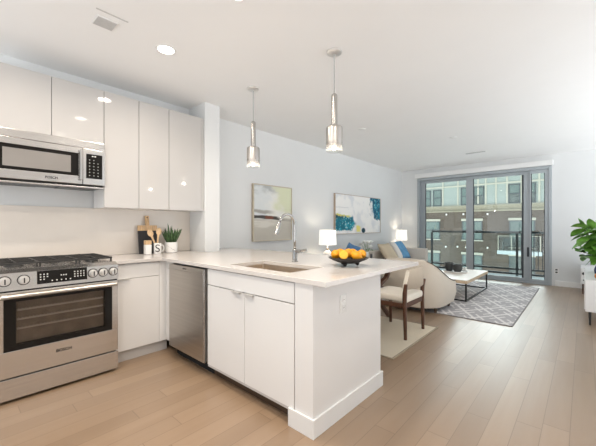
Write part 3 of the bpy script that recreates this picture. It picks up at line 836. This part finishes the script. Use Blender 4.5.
def pendant():
    t = thing('pendant_light', 'mirrored glass pendant hanging nearer the painting wall, left of the two', 'pendant light', (-2.595, 2.166, CEIL), 'mirrored glass pendants over the peninsula')
    B().lathe((0, 0, 0), [(0, -.001), (.062, -.001), (.062, -.018), (.052, -.026), (.010, -.030), (0, -.030)], 32).put('canopy', 'satin_nickel', t, 40, local=True)
    B().cyl((0, 0, -.36), (0, 0, -.028), .005, n=8).put('cord', 'cord_grey', t, local=True)
    B().lathe((0, 0, 0), [(0, -.352), (.012, -.354), (.024, -.365), (.026, -.38), (.026, -.625), (0, -.625)], 24).put('stem', 'polished_steel', t, 40, local=True)
    sh = B().lathe((0, 0, 0), [(.027, -.626), (.057, -.628), (.066, -.637), (.068, -.65), (.068, -.838), (.064, -.840), (.064, -.655), (.054, -.634), (.027, -.631)], 32).put('glass_shade', 'ombre_mirror_glass', t, 40, local=True)
    B().cyl((0, 0, -.72), (0, 0, -.630), .02).put('socket', 'polished_steel', t, 40, local=True)
    B().ball((0, 0, -.806), .019, (1, 1, 1.1)).put('bulb', 'bulb_glow', t, True, local=True)
    li = bpy.data.lights.new('pendant_beam', 'POINT'); li.energy = 2; li.color = (1, .88, .74); li.shadow_soft_size = .02
    o = bpy.data.objects.new('pendant_beam', li); COL.objects.link(o); o.parent = t; o.location = (0, 0, -.88)
    return t
pd = pendant()
dup(pd, (-1.546, 2.163, CEIL), 'mirrored glass pendant hanging over the sink end, right and larger of the two')
t = thing('ceiling_vent', 'small square grey exhaust vent in the kitchen ceiling', 'vent', (-2.545, .755, CEIL))
B().box(-2.612, -2.482, .688, .823, CEIL - .008, CEIL - .0005, .002).put('plate', 'trim_paint', t)
b = B()
for k in range(11): b.box(-2.604 + k * .0108, -2.597 + k * .0108, .696, .815, CEIL - .011, CEIL - .008)
b.put('grille', 'grille_grey', t)
tag(recenter(B().box(-2.425, -2.413, .665, .865, CEIL - .003, CEIL - .0005).put('ceiling_strip', 'grille_grey')), 'thin grey strip in the ceiling beside the square vent', 'ceiling strip')
t = thing('ceiling_register', 'thin grey slot air register in the ceiling before the balcony door', 'vent', (-1.6, 7.03, CEIL))
B().box(-1.79, -1.41, 6.98, 7.08, CEIL - .006, CEIL - .0005, .002).put('plate', 'trim_paint', t)
B().box(-1.77, -1.43, 6.995, 7.065, CEIL - .010, CEIL - .006).put('slot', 'register_grey', t)
for x, y, lab in ((-2.48, 4.187, 'small white ceiling disc between the pendants and the painting wall'), (-1.606, 5.6, 'tiny white ceiling disc further towards the balcony door')):
    tag(recenter(B().lathe((x, y, CEIL - .0005), [(0, 0), (.055, 0), (.05, -.010), (0, -.014)], 24).put('sprinkler_cover', 'trim_paint', None, 40)), lab, 'sprinkler cover', 'ceiling sprinkler covers')

# ================================================================== PAINTINGS
def sstep(a, b_, x):
    t = min(1, max(0, (x - a) / (b_ - a))); return t * t * (3 - 2 * t)
def mixc(a, b_, t): return tuple(a[i] * (1 - t) + b_[i] * t for i in range(3))
def nz(x, y, s, o=0): return noise.fractal(V((x * s + o, y * s - o, o * 1.7)), 1.0, 2.0, 5) 
def lin(c, k=1.0): return tuple(k * (v / 255) ** 2.2 for v in c)
def paint_grid(name, x, y0, y1, z0, z1, nu, nv, fn, parent):
    me = bpy.data.meshes.new(name); vs = []; fs = []; cs = []
    for j in range(nv + 1):
        for i in range(nu + 1):
            u, v = i / nu, j / nv
            vs.append(V((x, y0 + (y1 - y0) * u, z0 + (z1 - z0) * v)) - BASE[parent.name]); cs.append(fn(u, v))
    for j in range(nv):
        for i in range(nu):
            a = j * (nu + 1) + i; fs.append((a, a + 1, a + nu + 2, a + nu + 1))
    me.from_pydata(vs, [], fs)
    at = me.color_attributes.new('pattern', 'FLOAT_COLOR', 'POINT')
    for k, c in enumerate(cs): at.data[k].color = (*c, 1)
    me.materials.append(M['canvas_paint'])
    o = bpy.data.objects.new(name, me); COL.objects.link(o); o.parent = parent; return o
def art1(u, v):
    n = nz(u, v * 1.6, 3.0, 3); n2 = nz(u * .5, v * 5, 4, 9)
    sky = mixc(lin((220, 224, 224)), lin((238, 236, 228)), sstep(.1, .7, u + .3 * n))
    gs = sstep(.45, .75, u + .2 * n) * sstep(.42, .60, v + .1 * n2)
    c = mixc(sky, lin((218, 222, 188)), gs * .9)
    c = mixc(c, lin((168, 172, 172)), sstep(.80, .97, v + .2 * n) * (1 - gs) * .8)
    c = mixc(c, lin((150, 145, 135)), (1 - sstep(.015, .05, abs(v - .52 - .03 * n - .06 * (.3 - u)))) * (1 - sstep(.3, .6, u)) * .8)
    low = 1 - sstep(.36, .44, v + .05 * n2)
    c = mixc(c, lin((194, 189, 178)), low)
    c = mixc(c, lin((214, 210, 200)), (1 - sstep(.02, .06, abs(v - .30 - .05 * n2))) * (1 - sstep(.45, .7, u)))
    c = mixc(c, lin((196, 191, 180)), (1 - sstep(.01, .07, abs(v - .14 - .1 * n))) * .6)
    band = (1 - sstep(.020, .038, abs(v - .415 + .06 * (u - .3) - .03 * n2)))* (1 - .75 * sstep(.6, .85, u))
    c = mixc(c, lin((48, 40, 34)), band * .95)
    c = mixc(c, lin((118, 72, 56)), band * sstep(.25, .32, u) * (1 - sstep(.45, .55, u)) * sstep(.0, .25, n2 + .1))
    return c
def art2(u, v):
    n = nz(u * 2.2, v, 2.6, 5); n2 = nz(u * 2.2, v, 9, 2); n3 = nz(u * 2.2, v, 22, 7)
    c = mixc(lin((246, 244, 241)), lin((226, 227, 229)), sstep(-.1, .5, n + .4 * (u - .45)))
    c = mixc(c, lin((200, 200, 202)), (1 - sstep(.004, .012, abs(v - .67 - .02 * n))) * (1 - sstep(.2, .3, u)) * .7)
    teal = mixc(lin((10, 108, 128)), lin((24, 158, 176)), sstep(-.25, .35, n2 + .4 * n3))
    teal = mixc(teal, lin((225, 236, 234)), sstep(.42, .62, n3 + .5 * n2))
    a = sstep(.0, .05, .40 - u * .98 + .06 * n - abs(v - .26) * .28) * sstep(.06, .09, v + .02 * n2) * (1 - sstep(.44, .50, v + .10 * u + .08 * n2))
    yel = (1 - sstep(.02, .05, abs(v - .46 + .12 * u - .04 * n2))) * (1 - sstep(.25, .33, u))
    c = mixc(c, lin((214, 204, 84)), yel * .9)
    dark = mixc(teal, lin((22, 48, 58)), sstep(.32, .42, v + .2 * n2) * (1 - sstep(.05, .25, u)) * .8)
    c = mixc(c, dark, a)
    e = sstep(.0, .05, u - .76 - .07 * n - .05 * n2 - .18 * (1 - sstep(.25, .55, v))+ .03 * sstep(.7, 1, v)) * sstep(.33, .39, v + .06 * n2)
    teal2 = mixc(lin((8, 84, 112)), lin((24, 134, 158)), sstep(-.25, .35, n2 + .4 * n3))
    teal2 = mixc(teal2, lin((150, 200, 205)), sstep(.38, .6, n3 + .3 * n2))
    c = mixc(c, teal2, e)
    c = mixc(c, lin((238, 226, 130)), (1 - sstep(.03, .06, abs(u - .47 - .01 * n2))) * (1 - sstep(.16, .22, v + .05 * n2)) * sstep(.02, .05, v))
    c = mixc(c, lin((20, 62, 76)), (1 - sstep(.035, .05, math.hypot(u - .585, (v - .07) * .6))))
    return c
def framed(label, y0, y1, z0, z1, fn, mat, w, d, nu, nv):
    t = thing('framed_painting', label, 'painting', (XW, (y0 + y1) / 2, z0), 'framed abstract paintings on the long wall')
    b = B(); x0, x1 = XW + .002, XW + d
    b.box(x0, x1, y0, y0 + w, z0, z1, .001).box(x0, x1, y1 - w, y1, z0, z1, .001).box(x0, x1, y0 + w, y1 - w, z1 - w, z1, .001).box(x0, x1, y0 + w, y1 - w, z0, z0 + w, .001)
    b.put('frame', mat, t)
    B().box(x0, x1 - .0125, y0 + w + .001, y1 - w - .001, z0 + w + .001, z1 - w - .001).put('backing', 'frame_wood', t)
    paint_grid('canvas', x1 - .012, y0 + w, y1 - w, z0 + w, z1 - w, nu, nv, fn, t)
framed('grey and beige abstract landscape painting in a thin champagne frame', 3.03, 3.865, .985, 1.853, art1, 'frame_champagne', .014, .045, 150, 150)
framed('wide white and teal abstract painting with yellow touches', 5.11, 6.97, 1.052, 1.866, art2, 'frame_wood', .008, .045, 260, 130)

# ================================================================== DINING CORNER
jr = thing('jute_rug', 'plain pale jute rug under the dining chair', 'rug', (-2.4, 3.32, 0))
B().box(-3.35, -1.312, 2.74, 3.91, .0005, .008, .002).put('pile', 'jute', jr)
b = B().box(-3.372, -3.351, 2.72, 3.93, .0005, .0085, .002).box(-1.311, -1.290, 2.72, 3.93, .0005, .0085, .002).box(-3.35, -1.312, 2.72, 2.739, .0005, .0085, .002).box(-3.35, -1.312, 3.911, 3.93, .0005, .0085, .002)
b.put('border', 'jute_edge', jr)

RZ = .0088
ch = thing('dining_chair', 'walnut dining chair with cream seat and curved back behind the peninsula', 'chair', (-1.62, 3.51, RZ))
Y0, Y1 = 3.262, 3.757
for (y, s) in ((Y0, 1), (Y1, -1)):
    # rear legs run on as short back posts
    b = B().tube([(-1.408, y, RZ), (-1.412, y, .20), (-1.418, y, .40), (-1.415, y, .50), (-1.398, y - s * .012, .60)], [.017, .020, .023, .024, .018], 10)
    b.put('leg', 'walnut', ch, 50)
    b = B().tube([(-1.815, y, RZ), (-1.815, y, .25), (-1.812, y, .392)], [.017, .020, .022], 10)
    b.put('leg', 'walnut', ch, 50)
b = B().bar((-1.42, Y0 + .02, .365), (-1.42, Y1 - .02, .365), .022, .05).bar((-1.81, Y0 + .02, .365), (-1.81, Y1 - .02, .365), .022, .05)
for y in (Y0, Y1): b.bar((-1.80, y, .365), (-1.435, y, .365), .022, .05)
b.put('seat_frame', 'walnut', ch)
b = B().box(-1.848, -1.398, Y0 + .022, Y1 - .022, .391, .468, .030, 4); b.put('seat', 'cream_fabric', ch, 60)
# upholstered curved back
rows = []
for i in range(15):
    q = i / 14; y = Y0 - .004 + (Y1 - Y0 + .008) * q
    bow = math.sin(PI * q)
    xb = -1.425 + .055 * bow
    zt = .742 + .028 * bow; zb = .535
    ins = .045 * (1 - min(1, bow * 1.0))
    sec = [(xb + .004, zb), (xb + .022, zb + .012), (xb + .042, zt - .02), (xb + .036, zt), (xb + .012, zt), (xb + .004, zt - .02), (xb - .016, zb + .012)]
    yy = y
    rows.append([(x, yy + (.05 * (z - zb) / .2) * (1 if q < .5 else 1) * (1 - 2 * q) * (1 if True else 0), z) for x, z in sec])
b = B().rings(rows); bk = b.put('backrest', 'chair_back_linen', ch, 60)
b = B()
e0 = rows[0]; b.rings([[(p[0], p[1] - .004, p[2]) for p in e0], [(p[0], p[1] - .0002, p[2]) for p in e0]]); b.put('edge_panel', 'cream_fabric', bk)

tb = thing('dining_table', 'dark walnut X-legged dining table mostly hidden behind the peninsula', 'table', (-2.4, 3.37, RZ))
B().box(-3.2, -1.862, 2.90, 3.96, .705, .738, .006).put('tabletop', 'walnut', tb)
for x in (-1.905, -2.95):
    for sg in (1, -1):
        Y = lambda v: 3.43 + sg * v
        b = B().bar((x, Y(.47), RZ + .026), (x, Y(.0), .45), .042, .05, up=(1, 0, 0)).bar((x, Y(.0), .40), (x, Y(.40), .555), .042, .05, up=(1, 0, 0)).bar((x, Y(.38), .545), (x, Y(.50), .685), .042, .05, up=(1, 0, 0))
        b.put('leg', 'walnut', tb)
    B().box(x - .03, x + .03, 2.92, 3.94, .680, .704).put('cleat', 'walnut', tb)
    B().box(x - .035, x + .035, 3.38, 3.68, .405, .46, .004).put('hub', 'walnut', tb)
B().bar((-2.91, 3.43, .43), (-1.945, 3.43, .43), .05, .05).put('stretcher', 'walnut', tb)

# ================================================================== LIVING AREA
def rug_fn(x, y):
    # interlaced double-diamond lattice, pale lines on grey
    a = (x * 1.0 + y * .62) / .36; c = (x * 1.0 - y * .62) / .36
    def near(v, off, w): f = abs(((v - off + .5) % 1.0) - .5); return f < w
    ln = near(a, 0, .06) or near(c, 0, .06)
    fa = ((a + .5) % 1.0) - .5; fc = ((c + .5) % 1.0) - .5
    k = (math.floor(a + .5) + math.floor(c + .5)) % 2
    if k == 0 and (abs(abs(fa) - .30) < .045 and abs(fc) < .38): ln = True
    if k == 1 and (abs(abs(fc) - .30) < .045 and abs(fa) < .38): ln = True
    base = lin((176, 172, 174)); line = lin((226, 222, 220))
    s = .94 + .06 * random.random()
    cc = line if ln else base
    return tuple(v * s for v in cc)
ru = thing('area_rug', 'grey rug with a pale interlaced diamond pattern under the coffee table', 'rug', (-1.8, 6.1, 0))
x0, x1, y0, y1 = -3.0, -.650, 4.575, 7.70
nx, ny = 196, 260
me = bpy.data.meshes.new('pile'); vs = []; fs = []; cs = []
for j in range(ny + 1):
    for i in range(nx + 1):
        x, y = x0 + (x1 - x0) * i / nx, y0 + (y1 - y0) * j / ny
        vs.append(V((x, y, .0102)) - BASE[ru.name])
for j in range(ny):
    for i in range(nx):
        a = j * (nx + 1) + i; fs.append((a, a + 1, a + nx + 2, a + nx + 1))
        cs.append(rug_fn(x0 + (x1 - x0) * (i + .5) / nx, y0 + (y1 - y0) * (j + .5) / ny))
me.from_pydata(vs, [], fs)
at = me.color_attributes.new('pattern', 'FLOAT_COLOR', 'CORNER')
for k, c in enumerate(cs):
    for q in range(4): at.data[4 * k + q].color = (*c, 1)
me.materials.append(M['rug_pile'])
o = bpy.data.objects.new('pile', me); COL.objects.link(o); o.parent = ru
plain('rug_edge', (.30, .29, .29), .95)
B().box(x0 - .012, x1 + .012, y0 - .012, y1 + .012, .0005, .0100, .002).put('backing', 'rug_edge', ru)
RG = .0105

# barrel armchair seen from behind
ac = thing('barrel_armchair', 'beige barrel armchair with its back to the dining chair', 'armchair', (-1.91, 4.75, RG))
def plan(s, inset=0.):
    """s -1..1 around the U, 0 = back centre; opening towards +y"""
    cx, cy, a, bb = -1.91, 4.86, .470 - inset, .50 - inset
    st = .30
    L = PI / 2 * .48; tot = L + st; d = abs(s) * tot; sg = 1 if s >= 0 else -1
    if d < L:
        th = d / L * PI / 2
        p = 2.7
        c_, s_ = math.cos(th), math.sin(th)
        k = (abs(c_) ** p + abs(s_) ** p) ** (-1 / p)
        return V((cx + sg * a * s_ * k, cy - bb * c_ * k, 0))
    return V((cx + sg * a, cy + (d - L), 0))
def topz(s):
    t = abs(s)
    K = ((0, .752), (.25, .744), (.3, .728), (.35, .700), (.4, .666), (.45, .626), (.5, .587), (.55, .553), (.6, .523), (.65, .497), (.7, .474), (.8, .439), (.9, .412), (1, .400))
    for (a, za), (c, zc) in zip(K, K[1:]):
        if t <= c: return za + (zc - za) * (t - a) / (c - a)
    return .40
secs = []
N = 48
pipe = []
for i in range(N + 1):
    s = -1 + 2 * i / N
    zt = topz(s)
    o_, o2, in_ = plan(s), plan(s, .03), plan(s, .11)
    mid = plan(s, -.008); in2 = plan(s, .125)
    secs.append([(o2.x, o2.y, .075), (mid.x, mid.y, .22), (o_.x, o_.y, zt - .03), (plan(s, .012).x, plan(s, .012).y, zt), (plan(s, .098).x, plan(s, .098).y, zt), (in_.x, in_.y, zt - .03), (in2.x, in2.y, .10)])
    if abs(s) >= .28: pipe.append((plan(s, .004).x, plan(s, .004).y, zt - .004))
B().rings(secs).put('shell', 'linen_fabric', ac, 50)
h_ = len(pipe) // 2
for q in (pipe[:h_], pipe[h_:]): B().tube(q, .006, 8).put('piping', 'piping_dark', ac, True)
b = B(); ins = [plan(-1 + 2 * i / 24, .13) for i in range(25)]
poly = [(p.x, p.y) for p in ins] + [(ins[-1].x - .02, 5.19), (ins[0].x + .02, 5.19)]
b.prism(poly, .10, .30); b.put('seat_base', 'linen_fabric', ac)
b = B(); b.prism([(p[0] * .97 - .0573, p[1] * .97 + .145) for p in poly], .302, .43); sc_ = b.put('seat_cushion', 'linen_fabric', ac)
md = sc_.modifiers.new('soft', 'BEVEL'); md.width = .03; md.segments = 3
B().prism([(plan(-1 + 2 * i / 24, .06).x, plan(-1 + 2 * i / 24, .06).y) for i in range(25)], .060, .0745).put('plinth', 'walnut', ac)
for x, y in ((-1.535, 4.56), (-1.52, 5.08), (-2.285, 4.56), (-2.30, 5.08)):
    B().cyl((x, y, RG), (x, y, .0595), .016, .024).put('foot', 'piping_dark', ac)

# coffee table with open steel legs
co = thing('coffee_table', 'low coffee table with pale wood top and black steel loop legs', 'table', (-1.69, 6.25, RG))
B().box(-2.05, -1.372, 5.505, 6.985, .298, .345, .003).put('apron', 'pale_oak', co)
B().box(-2.052, -1.370, 5.503, 6.987, .3455, .352, .002).put('tabletop', 'whitewash_oak', co)
for x in (-1.392, -2.03):
    b = B()
    b.bar((x, 5.53, RG + .0), (x, 5.53, .297), .025, .025).bar((x, 6.96, RG + .0), (x, 6.96, .297), .025, .025).bar((x, 5.545, RG + .013), (x, 6.945, RG + .013), .025, .025)
    b.put('leg', 'black_steel', co)
B().bar((-2.015, 5.53, RG + .013), (-1.405, 5.53, RG + .013), .02, .02).bar((-2.015, 6.96, RG + .013), (-1.405, 6.96, RG + .013), .02, .02).put('crossbar', 'black_steel', co)
TZ = .3525
tray = tag(recenter(B().lathe((-1.80, 6.42, TZ), [(0, .001), (.20, .001), (.205, .022), (.20, .024), (.195, .006), (0, .006)], 32).put('tray', 'ceramic_white', None, 40)), 'round white tray on the coffee table', 'tray')
for (x, y, r, h, lab) in ((-1.92, 6.46, .085, .155, 'dark ribbed bowl on the tray further from the sideboard'), (-1.745, 6.36, .085, .14, 'dark ribbed bowl on the tray nearer the sideboard')):
    t = B().lathe((x, y, TZ + .0065), [(0, 0), (r * .6, 0), (r, h * .45), (r * .92, h), (r * .86, h), (r * .9, h * .45), (r * .5, .012), (0, .012)], 24).put('dark_bowl', 'charcoal_ceramic', None, 40)
    tag(recenter(t), lab, 'bowl', 'dark bowls on the coffee table')
t = B()
for k in range(5):
    a = k * 1.25; t.leaf((-1.66, 6.50, TZ + .026), (math.cos(a), math.sin(a), 1.3), .10, .05, .2)
tag(recenter(t.put('white_petals', 'petal_white')), 'small white petalled ornament on the coffee table tray', 'ornament')

# far accent armchair with cushions
fa = thing('accent_armchair', 'light beige box armchair in the far corner under the painting', 'armchair', (-3.13, 6.9, 0))
xa, xb_, ya, yb = -3.60, -2.72, 6.09, 7.58
B().box(xa + .01, xb_, ya + .13, yb - .13, .12, .30, .01).put('base', 'sofa_fabric', fa)
B().box(xa, xa + .20, ya + .13, yb - .13, .301, .66, .03, 3).put('backrest', 'sofa_fabric', fa, 50)
B().box(xa, xb_ - .001, ya, ya + .115, .12, .50, .03, 3).put('arm', 'sofa_fabric', fa, 50)
B().box(xa, xb_ - .001, yb - .128, yb, .12, .685, .02, 3).put('arm', 'sofa_fabric', fa, 50)
B().box(xa + .21, xb_ - .01, ya + .135, yb - .135, .302, .44, .03, 3).put('seat_cushion', 'sofa_fabric', fa, 50)
for x in (xa + .06, xb_ - .06):
    for y in (ya + .06, yb - .06): B().cyl((x, y, RG if x > -3.01 else 0), (x, y, .119), .015, .022).put('leg', 'walnut', fa)
def cushion(name, label, loc, rot, w, h, d, mat, half=None, group=None):
    b = B(); n = 14; rows = []
    for side in (1, -1):
        g = []
        for j in range(n + 1):
            r_ = []
            for i in range(n + 1):
                u, v = 2 * i / n - 1, 2 * j / n - 1
                th = d / 2 * ((1 - u ** 4) * (1 - v ** 4)) ** .6
                sx = 1 - .07 * (1 - v * v) * abs(u) ** 3; sy = 1 - .07 * (1 - u * u) * abs(v) ** 3
                r_.append(b.bm.verts.new((side * th, u * w / 2 * sx, v * h / 2 * sy)))
            g.append(r_)
        for j in range(n):
            for i in range(n): b.bm.faces.new((g[j][i], g[j][i + 1], g[j + 1][i + 1], g[j + 1][i]))
    bmesh.ops.remove_doubles(b.bm, verts=b.bm.verts, dist=1e-4)
    o = b.put(name, mat, None, True)
    o.location = loc; o.rotation_euler = rot
    if half:
        o.data.materials.append(M[half])
        for p in o.data.polygons:
            if p.center.y > -.15: p.material_index = 1
    return tag(o, label, 'cushion', group)
cg = 'throw cushions in the living area'
cushion('throw_cushion', 'beige throw cushion leaning back in the far corner armchair', (-3.20, 6.51, .635), (0, -.60, 0), .54, .46, .14, 'beige_cushion', None, cg)
cushion('throw_cushion', 'blue throw cushion with a white edge beside the beige one', (-3.18, 7.08, .655), (0, -.58, -.03), .58, .48, .14, 'white_cushion', 'blue_cushion', cg)

# slipper chair hidden behind the fruit bowl, only its blue cushion shows
sl = thing('slipper_chair', 'low armless chair hidden behind the fruit bowl', 'armchair', (-3.2, 5.25, 0))
B().box(-3.58, -2.92, 4.93, 5.60, .14, .40, .03, 3).put('seat', 'sofa_fabric', sl, 50)
B().box(-3.60, -3.44, 4.93, 5.60, .401, .60, .03, 3).put('backrest', 'sofa_fabric', sl, 50)
for x in (-3.53, -3.03):
    for y in (4.99, 5.54): B().cyl((x, y, 0), (x, y, .139), .014, .02).put('leg', 'walnut', sl)
cushion('throw_cushion', 'blue cushion peeking above the lemons in the bowl', (-3.34, 5.24, .665), (-.3, .2, -.15), .40, .40, .13, 'navy_cushion', None, cg)

# side tables, lamps, flowers
def side_table(label, x, y, h, r=.22):
    t = thing('side_table', label, 'table', (x, y, 0), 'small round side tables along the long wall')
    B().cyl((x, y, h - .02), (x, y, h), r, n=32).put('tabletop', 'whitewash_oak', t, 40)
    B().cyl((x, y, .02), (x, y, h - .0205), .02, n=12).put('column', 'black_steel', t, 40)
    B().cyl((x, y, 0.0005), (x, y, .0195), .14, n=28).put('foot', 'black_steel', t, 40)
def table_lamp(label, x, y, z, sb, st, r0, r1):
    t = thing('table_lamp', label, 'lamp', (x, y, z), 'white shaded table lamps along the long wall')
    B().lathe((x, y, z + .001), [(0, 0), (.07, 0), (.07, .012), (.03, .02), (.055, .05), (.075, .10), (.055, .15), (.018, .175), (.012, .185), (.012, sb - z + .02), (0, sb - z + .02)], 24).put('base', 'lamp_base_white', t, 40)
    B().cyl((x, y, z + .178), (x, y, z + .20), .022).put('collar', 'brass', t, 40)
    B().lathe((x, y, 0), [(r0, sb), (r1, st), (r1 - .004, st), (r0 - .004, sb)], 32, True).put('lamp_shade', 'lit_shade', t, 40)
    li = bpy.data.lights.new('lamp_glow', 'POINT'); li.energy = 2.2; li.color = (1, .86, .68); li.shadow_soft_size = .05
    o = bpy.data.objects.new('lamp_glow', li); COL.objects.link(o); o.parent = t; o.location = (0, 0, (sb + st) / 2 - z)
side_table('round side table carrying the lamp behind the faucet', -3.36, 4.50, .62)
table_lamp('white drum table lamp left of the fruit bowl', -3.36, 4.50, .6205, .885, 1.145, .155, .145)
side_table('round side table carrying the lamp in the far corner', -3.50, 7.86, .60, .15)
table_lamp('white drum table lamp in the far corner beside the armchair', -3.50, 7.86, .6005, .845, 1.108, .145, .135)
side_table('round side table carrying the white flowers', -3.42, 5.93, .53, .14)
fv = thing('flower_vase', 'white flowers with green leaves in a small white vase under the painting', 'flowers', (-3.42, 5.94, .5305))
B().lathe((-3.42, 5.94, .531), [(0, 0), (.05, 0), (.055, .08), (.05, .14), (.047, .14), (.05, .08), (.046, .008), (0, .008)], 24).put('vase', 'ceramic_white', fv, 40)
b = B(); lf = B(); fl = B()
for k in range(9):
    a = k * 2.4; tip = V((-3.42 + .085 * math.cos(a), 5.94 + .10 * math.sin(a), .531 + .23 + .10 * (k % 3) / 2))
    b.tube([(-3.42 + .02 * math.cos(a), 5.94 + .02 * math.sin(a), .545), (-3.42 + .03 * math.cos(a), 5.94 + .03 * math.sin(a), .66), tip], .003, 6)
    fl.ball(tip + V((0, 0, .02)), .046, (1, 1, .75), 10)
    for q in range(6): fl.leaf(tip, (math.cos(a + q * 1.05), math.sin(a + q * 1.05), .6), .085, .07, .3)
    (k % 3 == 0) and lf.leaf(tip - V((0, 0, .05)), (math.cos(a + .6), math.sin(a + .6), .1), .09, .04, .4)
b.put('stems', 'leaf_green', fv); fl.put('blossoms', 'petal_white', fv); lf.put('foliage', 'leaf_green', fv)
tag(recenter(B().box(-3.335, -3.32, 5.96, 6.03, .5305, .63, .002).put('photo_frame', 'frame_gasket')), 'small dark photo frame beside the white flowers', 'photo frame')

# sideboard on the right with plant and vase
sb = thing('sideboard', 'white sideboard on slim dark legs at the right edge of the photo', 'sideboard', (.3, 5.95, 0))
B().box(.012, .595, 5.24, 6.66, .17, .56, .004).put('body', 'trim_paint', sb)
for y0_, y1_ in ((5.26, 5.94), (5.96, 6.64)):
    d = B().box(.002, .0115, y0_, y1_, .19, .545, .002).put('door', 'trim_paint', sb)
    B().cyl((-.012, (y0_ + y1_) / 2 + .28, .38), (.0018, (y0_ + y1_) / 2 + .28, .38), .008, .011, 12).put('knob', 'black_steel', d)
for x in (.055, .55):
    for y in (5.30, 6.60): B().cyl((x, y, 0), (x, y, .169), .010, .014, 12).put('leg', 'black_steel', sb)
fcab = thing('low_cabinet', 'low white cabinet with dark knob beyond the sideboard at the far wall', 'cabinet', (.2, 7.9, 0))
B().box(-.045, .55, 7.60, 8.15, .18, .47, .004).put('body', 'trim_paint', fcab)
B().box(-.035, .545, 7.588, 7.5995, .195, .46, .002).put('drawer', 'trim_paint', fcab)
B().cyl((.0, 7.57, .37), (.0, 7.588, .37), .026, .02, 14).put('knob', 'black_steel', fcab)
for x in (-.01, .50):
    for y in (7.64, 8.10): B().cyl((x, y, 0), (x, y, .179), .012, .016, 12).put('leg', 'walnut', fcab)

SZ = .5605
pl = thing('potted_plant', 'leafy green rubber plant in a pale pot on the sideboard', 'plant', (.24, 6.05, SZ))
B().lathe((.24, 6.05, SZ + .001), [(0, 0), (.075, 0), (.10, .12), (.095, .125), (.088, .11), (0, .11)], 28).put('pot', 'ceramic_white', pl, 40)
B().cyl((.24, 6.05, SZ + .112), (.24, 6.05, SZ + .118), .086).put('soil', 'soil', pl)
st, lf = B(), B()
for k in range(13):
    a = k * 2.399; tip = V((.17 + .19 * math.cos(a), 6.0 + .19 * math.sin(a), SZ + random.uniform(.30, .72)))
    st.tube([(.24 + .03 * math.cos(a), 6.05 + .03 * math.sin(a), SZ + .119), (.24 + .07 * math.cos(a), 6.05 + .07 * math.sin(a), SZ + .3), tip], [.008, .006, .003], 7)
    for q in range(9):
        f = .28 + .72 * q / 8; base = V((.24, 6.05, SZ + .119)) + (tip - V((.24, 6.05, SZ + .119))) * f
        aa = a + q * 2.2 + random.uniform(-.3, .3)
        lf.leaf(base, (math.cos(aa), math.sin(aa), random.uniform(-.45, .8)), random.uniform(.18, .27), random.uniform(.12, .16), random.uniform(.15, .5), .18, 7, random.uniform(-.5, .5))
    lf.leaf(tip, (math.cos(a) * .4, math.sin(a) * .4, 1), .17, .10, .1, .2, 7)
st.put('stems', 'stem_brown', pl, True); lf.put('foliage', 'leaf_green', pl, True)
v_ = B().lathe((.165, 5.56, SZ + .001), [(0, 0), (.035, 0), (.065, .05), (.07, .10), (.05, .16), (.028, .185), (.032, .20), (.026, .20), (.022, .185), (0, .18)], 28).put('navy_vase', 'vase_navy', None, 40)
tag(recenter(v_), 'rounded navy mottled vase on the sideboard', 'vase')
v_ = B().lathe((.145, 5.36, SZ + .001), [(0, 0), (.03, 0), (.05, .03), (.048, .06), (.03, .075), (0, .078)], 24).put('orange_ornament', 'orange_ceramic', None, 40)
tag(recenter(v_), 'small orange ceramic ornament at the front of the sideboard', 'ornament')
